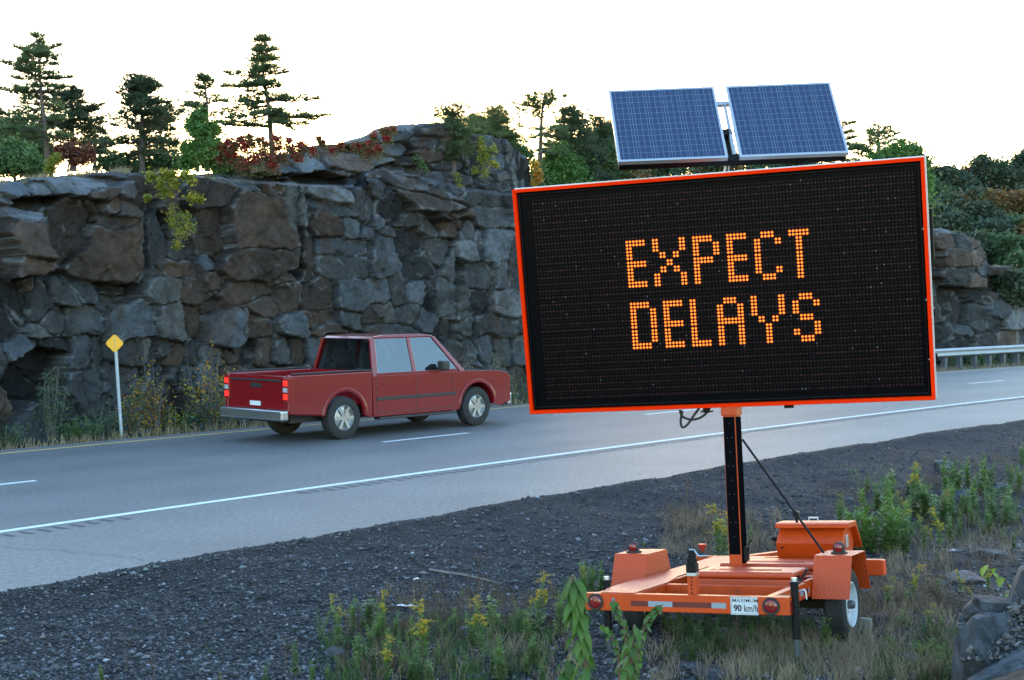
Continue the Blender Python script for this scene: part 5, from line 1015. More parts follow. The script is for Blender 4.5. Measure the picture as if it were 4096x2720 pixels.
# back side and fittings of the case
for z in(.47,-.12,-.62): Bp('side_screw',ZN,0,lambda b:b.cyl((HW-.036,.050,z-.05),'y',.008,.01,10),parent=fc)
for x,z in((-HW-.012,-.26),(-HW-.012,-.62),(HW+.012,-.28),(HW+.012,-.66)): Bp('toggle_latch',BPL,.003,lambda b:(b.box(x-.022,x+.022,.10,.14,z-.03,z+.03),b.box(x-.018,x+.018,.085,.10,z-.012,z+.012)),parent=cs)
Bp('gas_strut',BPL,.0,lambda b:(b.tube([(HW+.035,.14,.58),(HW+.035,.14,.16)],.014,8),b.tube([(HW+.035,.14,.16),(HW+.03,.14,.08)],.007,6),b.box(HW-.002,HW+.045,.13,.15,.59,.61),b.box(HW-.002,HW+.045,.13,.15,.06,.085)),parent=cs)
Bp('board_hanger',BPL,.003,lambda b:(b.box(-.20,-.14,.05,.10,-HH-.05,-HH-.001),b.box(-.225,-.115,.07,.09,-HH-.05,-HH-.036)),parent=cs)
Bp('board_hanger',BPL,.003,lambda b:b.box(.50,.58,.06,.12,-HH-.035,-HH-.001),parent=cs)
for x0_ in(-1.5,-.45,.55,1.45):
    Bp('top_clip',BPL,0,lambda b:(b.box(x0_-.10,x0_-.09,.08,.10,HH-.003,HH+.006),b.box(x0_,x0_+.01,.08,.10,HH-.003,HH+.006),b.box(x0_-.10,x0_+.01,.09,.095,HH-.003,HH+.003)),parent=cs)
# mast head behind the board carrying the solar rack
SO=np.array([1.880,12.206,1.535+EYE]); SR=rot3(1.052,-36.517,-2.571); SM=mat4(SR,SO)
def Bs(name,mat,bv=.002,f=None,parent=None,**k):
    b=MB(); f(b); o=b.build(name,mat,None,bevel=bv,**k); par=parent if parent is not None else tr
    o.parent=par; o.matrix_basis=(TI@SM) if par is tr else Matrix.Identity(4); return o
SW,SH,SG=1.981/2,.845/2,.051
def solar_mat():
    m=bpy.data.materials.new('solar_cells'); m.use_nodes=True; n=m.node_tree; L=n.links; b=n.nodes['Principled BSDF']; b.inputs['Roughness'].default_value=.22; b.inputs['Coat Weight'].default_value=.3; b.inputs['Coat Roughness'].default_value=.03
    tc=n.nodes.new('ShaderNodeTexCoord'); v=n.nodes.new('ShaderNodeTexVoronoi'); v.inputs['Scale'].default_value=55; L.new(tc.outputs['Object'],v.inputs['Vector'])
    s=n.nodes.new('ShaderNodeSeparateColor'); L.new(v.outputs['Color'],s.inputs[0]); r=n.nodes.new('ShaderNodeValToRGB'); r.color_ramp.elements[0].color=(.008,.022,.070,1); r.color_ramp.elements[1].color=(.012,.032,.095,1); L.new(s.outputs[0],r.inputs['Fac']); L.new(r.outputs[0],b.inputs['Base Color']); return m
SOL=solar_mat(); ALU=M('anodised_aluminium',(.42,.46,.52),.32,metal=.55,var=.03); GL_=M('cell_grid_silver',(.16,.22,.30),.4,metal=.2)
for (xa,xb) in((-SW,-SG),(SG,SW)):
    f_=.022
    pn=Bs('solar_panel',ALU,.002,lambda b:(b.box(xa,xb,0,.045,SH-f_,SH),b.box(xa,xb,0,.045,-SH,-SH+f_),b.box(xa,xa+f_,0,.045,-SH+f_+.0002,SH-f_-.0002),b.box(xb-f_,xb,0,.045,-SH+f_+.0002,SH-f_-.0002)))
    Bs('cells',SOL,0,lambda b:b.box(xa+f_+.0002,xb-f_-.0002,.004,.012,-SH+f_+.0002,SH-f_-.0002),parent=pn)
    def grid(b):
        ax,bx=xa+f_+.006,xb-f_-.006; cw=(bx-ax)/6; z0,z1=-SH+f_+.006,SH-f_-.006; t=.0013
        for i in range(1,12): z=lerp(z0,z1,i/12); b.box(ax,bx,.0025,.0035,z-t,z+t)
        for i in range(6):
            for q in(1/6,.5,5/6): x=ax+cw*(i+q); b.box(x-t*1.1,x+t*1.1,.0020,.0030,z0,z1)
            if i: x=ax+cw*i; b.box(x-t*1.2,x+t*1.2,.0022,.0032,z0,z1)
    Bs('cell_grid',GL_,0,grid,parent=pn)
rk=Bs('solar_rack',BPL,.003,lambda b:(b.box(-SW+.01,SW-.01,.0455,.115,-SH+.004,-SH+.075),))
Bs('rack_rail',ALU,.003,lambda b:(b.box(-SW+.03,SW-.03,.046,.085,SH*.62-.02,SH*.62+.02),),parent=rk)
Bs('rack_arm',ALU,.003,lambda b:(b.box(.012,.040,.05,.10,-SH+.08,SH*.62-.03),b.box(-.045,-.02,.05,.10,-SH+.08,SH*.62-.03) if False else b.box(.012,.040,.05,.10,-SH+.076,-SH+.079)),parent=rk)
Bs('pivot_clamp',BPL,.004,lambda b:(b.box(-.040,.045,.05,.13,-.115,-.045),b.box(-.02,.03,.10,.20,-.30,-.10)),parent=rk)
Bs('link_cable',BK2,0,lambda b:b.tube([(-SG-.01,.03,SH-.03),(0,.035,SH-.045),(SG+.01,.03,SH-.03)],.003,5),parent=rk)
# struts from the mast head up to the rack (world -> trailer frame)
TRI=np.linalg.inv(TR_)
def T_(p): return TRI@(np.array(p)-TO)
pt=SO+SR@np.array([0,.10,-.33]); pb_=PO+PR@np.array([.02,.26,.7]); pl_=PO+PR@np.array([.02,.26,-.75])
B('upper_mast',ZN,.0,lambda b:(b.tube([T_(pl_),T_(pb_)],.05,8),))
for dx,r in((-.045,.011),(.0,.007),(.055,.009)):
    B('rack_strut',ZN if dx<.05 else BPL,0,lambda b:b.tube([T_(pb_+PR@np.array([dx,0,-.2])),T_(pt+np.array([dx*.6,0,.02]))],r,8))
B('tilt_actuator',BPL,0,lambda b:b.tube([T_(PO+PR@np.array([.62,.15,.95])),T_(SO+SR@np.array([.70,.10,-SH+.05]))],.011,8))
# ---------------------------------------------------------------- loose gravel (uncountable)
rg=np.random.default_rng(2024)
def gmesh(name,C,R,cols,mat,flat=.6):
    n=len(C); base=np.array([[1,0,0],[0,1,0],[-1,0,0],[0,-1,0],[0,0,1],[0,0,-1]],float)
    P=np.tile(base,(n,1,1))*rg.uniform(.55,1.25,(n,6,1))+rg.normal(size=(n,6,3))*.18; P*=R[:,None,None]; P[:,:,2]*=flat
    a=rg.uniform(0,6.28,n); c,s=np.cos(a)[:,None],np.sin(a)[:,None]; x=P[:,:,0]*1.25*c-P[:,:,1]*s*.85; y=P[:,:,0]*1.25*s+P[:,:,1]*c*.85
    V=np.stack([x,y,P[:,:,2]],-1)+C[:,None,:]; f=np.array([[0,1,4],[1,2,4],[2,3,4],[3,0,4],[1,0,5],[2,1,5],[3,2,5],[0,3,5]])
    F=(np.arange(n)[:,None,None]*6+f[None]).reshape(-1,3); return np_mesh(name,V.reshape(-1,3),F,mat,col=np.repeat(cols,6,0))
STONE=M('gravel_stone',(.08,.08,.085),.8,attr=True,var=.2,vscale=60)
def visible_xy(n,ymin=8.6,ymax=30,p=1.7):
    u=rg.uniform(0,1,n); y=1/((1/ymin**p)*(1-u)+(1/ymax**p)*u)**(1/p); x=rg.uniform(-.42,.42,n)*y; return x,y
x,y=visible_xy(150000); s,lc=sl_of(x,y); t=EDGE-lc; q=fbm(np.stack([x*.6,y*.6,0*x],-1),3,31)
keep=(t>-.05+.1*rg.random(len(x)))&(rg.random(len(x))<np.where(t<4.2,1.0,np.clip(.45-.35*q,.1,.8)))
x,y,t=x[keep],y[keep],t[keep]; n=len(x); R=np.clip(rg.lognormal(math.log(.0115),.42,n),.006,.038)*(1+.25*sstep(1,5,t)); z=np.maximum(tz(x,y),np.where(t<.12,0.,-9))+R*.15
g=rg.lognormal(math.log(.034),.85,n)[:,None]; c=np.clip(g,.006,.30)*np.array([.93,.98,1.16])*(1+rg.normal(size=(n,3))*.05)
br=rg.random(n)<.04; c[br]*=np.array([1.3,1.0,.8])
gmesh('gravel',np.stack([x,y,z],-1),R,c,STONE); tag(bpy.data.objects['gravel'],'dark loose gravel covering the roadside slope','gravel',kind='stuff')
x,y=visible_xy(9000,8.6,24); s,lc=sl_of(x,y); t=EDGE-lc; keep=(t>3.2+rg.uniform(0,2.5,len(t))); x,y=x[keep],y[keep]; n=len(x)
R=np.clip(rg.lognormal(math.log(.024),.5,n),.012,.085); z=tz(x,y); g=rg.lognormal(math.log(.055),.5,n)[:,None]; c=np.clip(g,.03,.28)*np.array([.95,1,1.1])
gmesh('broken_stone',np.stack([x,y,z],-1),R,c,STONE,.5); tag(bpy.data.objects['broken_stone'],'scattered broken stones on the sandy ground','gravel',kind='stuff')
# ---------------------------------------------------------------- boulders
def boulder(name,label,center,size,seed,col='g',rz=0,cat='rock',group=None,nf=9,nu=84,nv=56,rough=.028):
    r=np.random.default_rng(seed); N=r.normal(size=(nf,3)); N/=np.linalg.norm(N,axis=1)[:,None]; H=r.uniform(.72,1.0,nf)
    N=np.concatenate([N,[[0,0,1],[0,0,-1],[1,0,0],[-1,0,0],[0,1,0],[0,-1,0]]]); H=np.concatenate([H,r.uniform(.85,1.05,6)])
    u=np.linspace(0,2*math.pi,nu,endpoint=False); v=np.linspace(.001,math.pi-.001,nv); U,Vv=np.meshgrid(u,v)
    D=np.stack([np.cos(U)*np.sin(Vv),np.sin(U)*np.sin(Vv),np.cos(Vv)],-1).reshape(-1,3)
    dn=D@N.T; rr=np.where(dn>.05,H/np.maximum(dn,.05),9); k=70; R=-(np.log(np.exp(-k*rr).sum(1))/k)
    R=R+rough*fbm(D*2.5+seed,4,seed)+rough*.35*fbm(D*11+seed,4,seed+3)
    P=D*R[:,None]*np.array(size); c_,s_=math.cos(rz),math.sin(rz); P=np.stack([P[:,0]*c_-P[:,1]*s_,P[:,0]*s_+P[:,1]*c_,P[:,2]],-1)
    idx=np.arange(nu*nv).reshape(nv,nu); nx2=np.roll(idx,-1,1); F=np.stack([idx[:-1],idx[1:],nx2[1:],nx2[:-1]],-1).reshape(-1,4)
    cc=np.array(RC[col])*(.8+.35*_h(np.array([seed]),np.array([1]),np.array([1]),1)[0]); cols=np.clip(cc[None]*(1+.5*fbm(D*3,4,seed+9))[:,None],.015,.4)
    o=np_mesh(name,P,F,ROCK2,smooth=False,col=cols); o.location=tuple(center); tag(o,label,cat,group); return o
ROCK2=rock_mat('boulder_rock',3.5)
RC['x']=(.042,.050,.062); RC['y']=(.085,.098,.115)
YB=9.4
def bpx(nx,ny,Y): return at_y(nx,ny,Y)
bo=[('tall dark blue-grey boulder slab rising at the right edge of the frame',(4150,2540,9.9),(.26,.26,.50),71,'x',.5),
('large angular boulder forming the left side of the dark rock in the bottom right corner',(3950,2650,9.55),(.225,.22,.34),72,'x',.15),
('long slab slanting up to the right in the bottom right corner',(4075,2700,9.15),(.50,.16,.13),73,'x',-.1),
('brown-topped boulder at the very bottom right under the slanting slab',(4080,2800,8.9),(.42,.22,.20),74,'b',.2),
('dark flat ledge stone joining the corner boulders at the top',(4010,2445,9.9),(.26,.20,.13),75,'x',.1)]
for i,(lab,(nx,ny,Y),sz,sd_,cl,rz) in enumerate(bo):
    o=boulder('boulder',lab,bpx(nx,ny,Y),sz,sd_,cl,rz)
    if i==2: o.rotation_euler=(0,-.50,0)
    if i==3: o.rotation_euler=(0,-.45,0)
# pile of rubble between the corner boulders (uncountable)
n=1500; px=rg.uniform(3840,4110,n); py=rg.uniform(2395,2640,n)+(4000-px)*.35*0; keep=(py>2700-(px-3780)*1.05)&(py<2800-(px-3830)*.95+40) ; px,py=px[keep],py[keep]; n=len(px)
C=np.array([at_y(a,b,9.75-(b-2395)/245*.42+rg.uniform(-.05,.04)) for a,b in zip(px,py)]); R=np.clip(rg.lognormal(math.log(.014),.5,n),.007,.05); g=np.clip(rg.lognormal(math.log(.07),.5,n),.02,.25)[:,None]; c=g*np.array([1.02,1,1.02])
gmesh('rubble',C,R,c,STONE,.7); tag(bpy.data.objects['rubble'],'dark rubble heaped between the corner boulders','rubble',kind='stuff')
# body of the mound the rubble lies on
boulder('rubble_mound','dark gravelly earth core of the corner rock pile',bpx(4010,2640,9.75),(.30,.22,.40),79,'d',.2,'rock')
SR=[('dark rounded rock half hidden in weeds left of the trailer',2156,2500,.13,.09,'d',0),('small dark rock behind the weeds at lower centre',1860,2535,.09,.06,'g',1),('grey flat stone low in the left weeds',1345,2625,.10,.05,'x',2),('pale stone at the bottom edge left of centre',1430,2700,.05,.03,'y',3),
('dark rock on the gravel rim at upper right',3775,1880,.16,.12,'g',4),('pale blue rock among the weeds right of the trailer',3845,2000,.24,.13,'x',5),('grey rock beside the weeds near the right edge',4005,1968,.22,.11,'x',6),('long low grey stone behind the goldenrod at right',3860,2325,.26,.05,'x',7),('flat grey stone in the gravel above the willow bush',3395,1998,.09,.03,'x',8),
('broad flat stone slab in the grass below the trailer bar',2880,2700,.20,.05,'x',9),('flat stone beside the slab below the trailer bar',2760,2670,.12,.04,'g',10),('pale broken stones beside the right tyre',3560,2480,.20,.04,'x',11),('pale flat stone at the bottom right of the grass',3640,2650,.16,.05,'x',12),('blue-grey stone in the sandy ground right of the trailer',3960,2220,.14,.05,'x',13)]
for i,(lab,nx,ny,w,h,cl,k) in enumerate(SR):
    p=on_ground(nx,ny); boulder('boulder',lab,p+[0,0,h*.25],(w,w*.7,h),90+k,cl,k*.7,nu=40,nv=26)
# ---------------------------------------------------------------- weeds
STEM=M('weed_stem',(.07,.085,.03),.7,var=.2); STB=M('dry_stem',(.10,.065,.045),.8,var=.25)
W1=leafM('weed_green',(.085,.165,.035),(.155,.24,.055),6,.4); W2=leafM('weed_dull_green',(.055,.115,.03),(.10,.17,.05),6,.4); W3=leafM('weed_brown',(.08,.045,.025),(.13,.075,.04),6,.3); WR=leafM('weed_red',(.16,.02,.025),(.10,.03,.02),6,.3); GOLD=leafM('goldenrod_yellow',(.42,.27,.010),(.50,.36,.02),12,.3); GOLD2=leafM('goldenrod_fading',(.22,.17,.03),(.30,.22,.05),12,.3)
SEEDH=M('seed_head',(.10,.05,.03),.8); WHF=leafM('white_flowers',(.45,.45,.38),(.30,.32,.22),9,.3)
def lance(P,D,L,W_,rng):
    """lance-shaped leaf of two quads bending down; P base (n,3), D direction"""
    n=len(P); D=D/np.linalg.norm(D,axis=1)[:,None]; S=np.cross(D,np.tile([0,0,1.],(n,1))+rng.normal(size=(n,3))*.3); S/=np.linalg.norm(S,axis=1)[:,None]
    L=L[:,None]; W_=W_[:,None]; m1=P+D*L*.35+[0,0,0]; m2=P+D*L*.7-np.array([0,0,1])*L*.06; tip=P+D*L-np.array([0,0,1])*L*.22
    V=np.stack([P,m1+S*W_*.5,m2+S*W_*.42,tip,m2-S*W_*.42,m1-S*W_*.5],1); k=np.arange(n)[:,None]*6
    F=np.concatenate([k+[[0,1,5,5]],k+[[1,2,4,5]],k+[[2,3,4,4]]])
    return V.reshape(-1,3),F
def tri_ok(F): return F
def weed(kind,h,seed):
    r=np.random.default_rng(seed); mb=MB(); LV=[];TIPS=[]
    ns={'gold':3,'green':5,'bushy':17,'dry':2,'spike':1,'red':2,'white':4,'aspen':3,'arch':5}[kind]
    P=[];D=[];L=[];Wd=[]
    for k in range(ns):
        ang=r.uniform(0,6.28); lean=r.uniform(.02,.16) if kind!='bushy' else r.uniform(.05,.5); hh=h*(1 if k==0 else r.uniform(.55,.95)); rad0=.02*h*ns*.4
        if kind=='arch': lean=r.uniform(.2,.6)
        b=np.array([math.cos(ang)*rad0,math.sin(ang)*rad0,-.02]); tip=b+np.array([math.cos(ang)*lean*hh,math.sin(ang)*lean*hh,hh]); mid=(b+tip)/2+np.array([math.cos(ang),math.sin(ang),0])*(-.06*hh)
        pts=[b*(1-t)**2+2*mid*t*(1-t)+tip*t*t for t in np.linspace(0,1,6)]; mb.tube(pts,[max(.0012,.0045*(1-.7*t)*(h/.6)**.5) for t in np.linspace(0,1,6)],4,cap=False); TIPS.append((b,mid,tip))
        nl={'gold':60,'green':62,'bushy':60,'dry':6,'spike':0,'red':30,'white':44,'aspen':26,'arch':60}[kind]; nl=int(nl*min(1.6,max(.5,hh/.5)))
        t=np.sort(r.uniform(.10 if kind!='dry' else .3,1,nl)); a=np.arange(nl)*2.4+r.uniform(0,6)
        for ti,ai in zip(t,a):
            p=b*(1-ti)**2+2*mid*ti*(1-ti)+tip*ti*ti; up=.35+.9*ti if kind!='aspen' else .1; P.append(p); D.append([math.cos(ai),math.sin(ai),up+r.normal()*.15]); l=(.085*(1-.45*ti))*min(1.3,(h/.5)**.6)*r.uniform(.7,1.2)
            if kind=='bushy': l*=1.15
            if kind=='dry': l*=.5
            L.append(l); Wd.append(l*(.26 if kind in('gold','green','white','red') else .8 if kind=='aspen' else .30 if kind=='bushy' else .12))
        if kind=='dry':
            for q in range(7):
                ti=r.uniform(.45,1); p=b*(1-ti)**2+2*mid*ti*(1-ti)+tip*ti*ti; a=r.uniform(0,6.28); e=p+np.array([math.cos(a)*.10,math.sin(a)*.10,.10])*h; mb.tube([p,e],[.002,.001],3,cap=False); TIPS.append((p,(p+e)/2,e))
        if kind=='spike': mb.tube([tip-np.array([0,0,hh*.55]),tip-np.array([0,0,hh*.25]),tip],[.005,.008,.003],5)
    stem=mb; P,D,L,Wd=map(np.array,(P,D,L,Wd)); fl=None; r2=r
    if kind in('gold','white'):
        C=[]
        for b,mid,tip in TIPS[:ns]:
            m=int(210*(h/.6)) if kind=='gold' else 60; q=int(m/9)
            for j in range(9):
                a=r.uniform(0,6.28); rr=.055*h*(1+j%3); top=tip+np.array([0,0,.05*h])-np.array([0,0,j*.022*h]); end=top+np.array([math.cos(a)*rr,math.sin(a)*rr,.01*h]); tt=r.uniform(0,1,(q,1)); C.append(top*(1-tt)+end*tt+r.normal(size=(q,3))*.007)
        fl=leaves(np.concatenate(C),.012 if kind=='gold' else .010,r,0,.8)
    if kind=='dry':
        C=np.array([t[2] for t in TIPS]); fl=leaves(np.repeat(C,5,0)+r.normal(size=(len(C)*5,3))*.005,.014,r,0,.8)
    return stem,(P,D,L,Wd),fl
LIB={}
def get_weed(kind,var,mats,h0=.55):
    key=(kind,var,mats[1].name)
    if key in LIB: return LIB[key],False
    st,(P,D,L,Wd),fl=weed(kind,h0,900+var*13+len(kind)*7)
    root=empty('tmp'); so_=st.build('stem',mats[0],root); parts=[so_]
    if len(P): V,F=lance(P,D,L,Wd,np.random.default_rng(var)); 
    if len(P):
        F2=F; tri=F2[:,2]==F2[:,3]; tri0=F2[:,2]==F2[:,3]
        me=bpy.data.meshes.new('leaves'); fs=[tuple(dict.fromkeys(f)) for f in F2.tolist()]; me.from_pydata(V.tolist(),[],fs); me.materials.append(mats[1]); lo=bpy.data.objects.new('leaves',me); COL.objects.link(lo); lo.parent=root; parts.append(lo)
    if fl: parts.append(np_mesh('flowers' if kind in('gold','white') else 'seed_heads',fl[0],fl[1],mats[2],root))
    LIB[key]=(root,parts); return LIB[key],True
NAMES={'gold':'goldenrod','green':'weed','bushy':'willow_bush','dry':'dry_weed','spike':'dry_spike','red':'red_weed','white':'aster','aspen':'aspen_seedling','arch':'weed'}
def put(kind,nx,ny,hpx,label,group=None,m1=None,fm=None,wide=1.0,pos=None,h=None):
    p=on_ground(nx,ny) if pos is None else pos; dist=p[1]; h=hpx/FPX*dist if h is None else h
    var=random.randrange(3); leaf=m1 or {'gold':W1,'green':W1,'bushy':W1,'dry':W3,'spike':W3,'red':WR,'white':W2,'aspen':W1,'arch':W2}[kind]
    mats=(STB if kind in('dry','spike','red') else STEM,leaf,fm or {'gold':GOLD,'white':WHF}.get(kind,SEEDH))
    (root,parts),new=get_weed(kind,var,mats)
    if new: r=root; r.name=NAMES[kind]
    else:
        r=root.copy(); COL.objects.link(r)
        for c in parts: d=c.copy(); COL.objects.link(d); d.parent=r
    k=h/.55; r.location=tuple(p); r.scale=(k*wide,k*wide,k); r.rotation_euler=(0,random.uniform(-.06,.03),random.uniform(0,6.28)); tag(r,label,{'gold':'goldenrod','bushy':'bush'}.get(kind,'weed'),group); return r
def zw(x,y): return 1000+x*.593,2200+y*.593
def zv(x,y): return 3200+x*.4146,1750+y*.4146
def zt_(x,y): return 2300+x*.5506,2000+y*.5506
def zu(x,y): return 3400+x*.3316,2200+y*.3316
def pw(kind,x,yb,yt,label,f=zw,**k):
    nx,ny=f(x,yb); _,ty=f(x,yt); return put(kind,nx,ny,ny-ty,label,**k)
pw('arch',460,600,335,'sparse arching pale green weed furthest left on the gravel slope')
pw('gold',595,640,285,'pale-topped goldenrod on the gravel left of the rusty-stemmed weed',fm=GOLD2)
pw('green',690,550,300,'green weed with rusty base between the two left goldenrods')
pw('gold',905,565,275,'tall goldenrod with amber plume at the top of the left weed patch',fm=GOLD)
pw('green',760,540,430,'small fresh weed left of the tall amber goldenrod')
pw('green',985,610,410,'bright weed right of the tall amber goldenrod')
pw('green',1070,720,440,'upright bright green weed below the white plastic strip')
pw('gold',1165,790,335,'wide olive-topped goldenrod in the middle of the left weed patch',fm=GOLD2,wide=1.3)
pw('green',1390,570,370,'upright green weed left of the sandy gap')
pw('green',1425,330,262,'little green tuft high on the gravel')
pw('gold',1560,720,312,'thin goldenrod with drooping gold tip in the centre of the weeds')
pw('green',1635,600,430,'low bushy weed right of the drooping goldenrod')
pw('dry',1760,830,540,'dark brown dead weed low in the centre')
pw('green',1865,640,380,'light green weed in front of the dark rounded rock',wide=1.2)
pw('gold',1940,560,148,'tall slim goldenrod standing over the dark rounded rock')
pw('green',2080,570,240,'tall leafy weed right of the dark rounded rock',wide=1.2)
pw('gold',2175,430,108,'goldenrod with orange-gold plume behind the big-leaved sapling')
pw('bushy',2285,300,66,'bushy green weed left of the trailer fender',m1=W1,wide=.7)
pw('green',720,790,555,'fresh green weed below the rusty-stemmed weed')
pw('gold',925,890,585,'bright green goldenrod with flat yellow top at the bottom edge',wide=1.3)
pw('green',420,900,730,'bright green weed in the bottom left clump')
pw('green',520,900,760,'yellowing weed right of the bottom left clump')
pw('dry',240,840,560,'dry greyish weed standing above the bottom left clump',wide=1.3)
pw('white',310,860,580,'olive weed with pale seed heads in the bottom left clump',fm=SEEDH,wide=1.2)
pw('green',1700,900,570,'dense green weed at lower centre',wide=1.4); pw('green',1640,860,640,'thin green weed beside the dense one at lower centre',m1=W2)
pw('dry',1470,330,60,'thin dead stalk rising from the upper gravel'); pw('dry',1535,640,20,'very tall thin dead stalk in front of the fallen branch')
pw('green',1290,560,470,'small weed in the middle of the left patch'); pw('green',660,1000,870,'leaf tips at the bottom edge left of centre',m1=W2)
pw('green',1110,900,650,'dark green weed under the olive goldenrod',m1=W2,wide=1.3); pw('green',1450,900,700,'low dull weed on the sandy gap',m1=W2)
pw('green',1550,640,540,'low green weed under the thin goldenrod',m1=W2,wide=1.5); pw('green',1930,790,600,'small weed on the sand left of the sapling')
fl=lambda x,y:(x*.593,1900+y*.593)
pw('green',690,1400,1270,'green tuft at the bottom left of the gravel',f=fl,wide=1.4); pw('arch',1420,1200,1120,'lone little bright green plant on the gravel',f=fl); pw('dry',1040,1400,1170,'bare dark twiggy weed at the bottom left',f=fl); pw('dry',850,1330,1050,'reddish dry twig weed on the left gravel',f=fl,wide=.8)
pw('gold',1490,1420,1330,'goldenrod tip poking up at the bottom edge',f=fl); pw('green',1790,1400,1260,'pale silvery weed at the bottom edge',f=fl,m1=W2)
for i,(x,yb,yt) in enumerate([(140,1210,1060),(215,1190,1090),(325,1190,1080),(1010,910,840),(1170,920,850),(1245,950,890),(1295,990,930),(1515,940,860),(1590,930,870),(1365,1020,970),(1560,770,720),(735,1150,1110),(335,1270,1210),(1420,930,905)]):
    pw('spike',x,yb,yt,'short rusty dead spike standing on the left gravel slope',f=fl,group='rusty dead spikes on the gravel slope')
# right-hand patch
pw('bushy',760,1110,480,'big leafy willow bush right of the control cabinet',f=zv,wide=1.05); pw('bushy',560,1090,620,'lower leafy bush just behind the cabinet lid',f=zv,wide=.9); pw('bushy',960,1130,760,'leafy bush at the right foot of the big willow bush',f=zv,wide=.9,m1=W2)
pw('green',385,830,510,'tall light green weed left of the big willow bush',f=zv)
pw('gold',1085,640,240,'tall goldenrod standing alone against the gravel at right',f=zv); pw('gold',975,780,505,'narrow goldenrod just right of the willow bush',f=zv); pw('gold',1040,880,615,'broad yellow goldenrod beside the willow bush',f=zv,wide=1.3)
pw('green',1215,760,430,'leafy weed between the tall goldenrod and the pale blue rock',f=zv,wide=1.4); pw('green',1430,580,170,'tall weed at the upper edge of the right patch',f=zv,wide=1.1); pw('green',1510,520,245,'weed right of the tallest upper one',f=zv,wide=1.2); pw('green',1625,470,180,'bright bushy weed at the top of the right patch',f=zv,wide=1.3)
pw('green',1775,420,130,'pale green weed near the reddish grass',f=zv); pw('gold',1395,800,495,'goldenrod with spiky yellow top beside the pale blue rock',f=zv,wide=1.2); pw('green',1545,860,650,'yellow-green weed right of centre in the right patch',f=zv)
pw('gold',1350,1080,690,'dull goldenrod on bare brown stems in the right patch',f=zv,fm=GOLD); pw('gold',1200,1090,760,'olive goldenrod left of the bare-stemmed one',f=zv,fm=GOLD2); pw('gold',1260,1040,880,'small mustard goldenrod low in the right patch',f=zv,fm=GOLD2); pw('gold',1130,860,690,'mustard goldenrod tips right of the willow bush',f=zv)
pw('white',1710,790,520,'white-flecked aster by the grey rock',f=zv); pw('white',2000,790,560,'white-flecked aster near the right edge',f=zv); pw('white',1690,560,360,'pale aster in the upper right of the weeds',f=zv); pw('green',2020,520,210,'tall weed at the upper right edge',f=zv,m1=W2); pw('gold',2060,420,260,'brownish goldenrod at the upper right edge',f=zv,fm=GOLD2); pw('green',2140,260,30,'tall green weed cut by the right edge',f=zv)
pw('green',1330,1190,1070,'small fresh weed on the sandy ground right of the trailer',f=zv); pw('dry',1900,1100,830,'brown dead stalk leaning near the right edge',f=zv); pw('dry',1500,980,840,'dark dead stub of a weed right of the patch',f=zv); pw('dry',1820,1130,900,'grey dead stalk left of the leaning brown one',f=zv); pw('green',2060,1080,880,'dull weed at the right edge',f=zv,m1=W2); pw('green',1880,790,690,'low grassy weed in front of the grey rock',f=zv,m1=W2,wide=1.8); pw('green',1650,740,640,'low green weed under the yellow-green one',f=zv,m1=W2,wide=1.8)
pw('green',1300,780,560,'mid green weed crowding behind the spiky-topped goldenrod',f=zv,m1=W2,wide=1.4); pw('green',860,760,400,'tall thin weed rising out of the willow bush',f=zv); pw('green',1100,760,420,'leafy weed under the tall lone goldenrod',f=zv,wide=1.4,m1=W2); pw('green',1830,640,430,'dull green weed right of the pale aster',f=zv,m1=W2,wide=1.5)
pw('gold',460,700,330,'loose yellow goldenrod right beside the trailer tyre',f=zu,wide=1.3); pw('gold',760,640,175,'goldenrod with bent yellow head between tyre and rock pile',f=zu); pw('gold',950,950,650,'bright yellow goldenrod low between tyre and rock pile',f=zu,wide=1.4); pw('gold',1340,520,250,'bright goldenrod just above the rock pile',f=zu,wide=1.4); pw('gold',1670,480,190,'goldenrod behind the green leaves above the rock pile',f=zu,wide=1.4); pw('gold',1460,600,440,'short goldenrod on top of the rock pile',f=zu,wide=1.3); pw('gold',1050,520,280,'goldenrod beside the dark red weed',f=zu)
pw('red',950,700,150,'dark red-brown weed standing right of the tyre',f=zu,m1=W3,wide=1.2); pw('aspen',690,680,400,'broad-leaved yellowing seedling right of the tyre',f=zu); pw('dry',1150,640,60,'black twiggy dead weed right of the dark red one',f=zu,wide=.9); pw('dry',860,1200,480,'tall pale dead stalk in front of the dark red weed',f=zu,wide=.7); pw('green',1130,620,500,'low grassy weed left of the rock pile',f=zu,m1=W2,wide=1.5)
pw('dry',920,1500,1150,'bare brown twig at the bottom right of the grass',f=zu); pw('green',1120,1500,1150,'fine green bush at the foot of the rock pile',f=zu,m1=W1,wide=1.7); pw('green',1180,1620,1320,'second fine green bush lower at the foot of the rock pile',f=zu,m1=W2,wide=1.7)
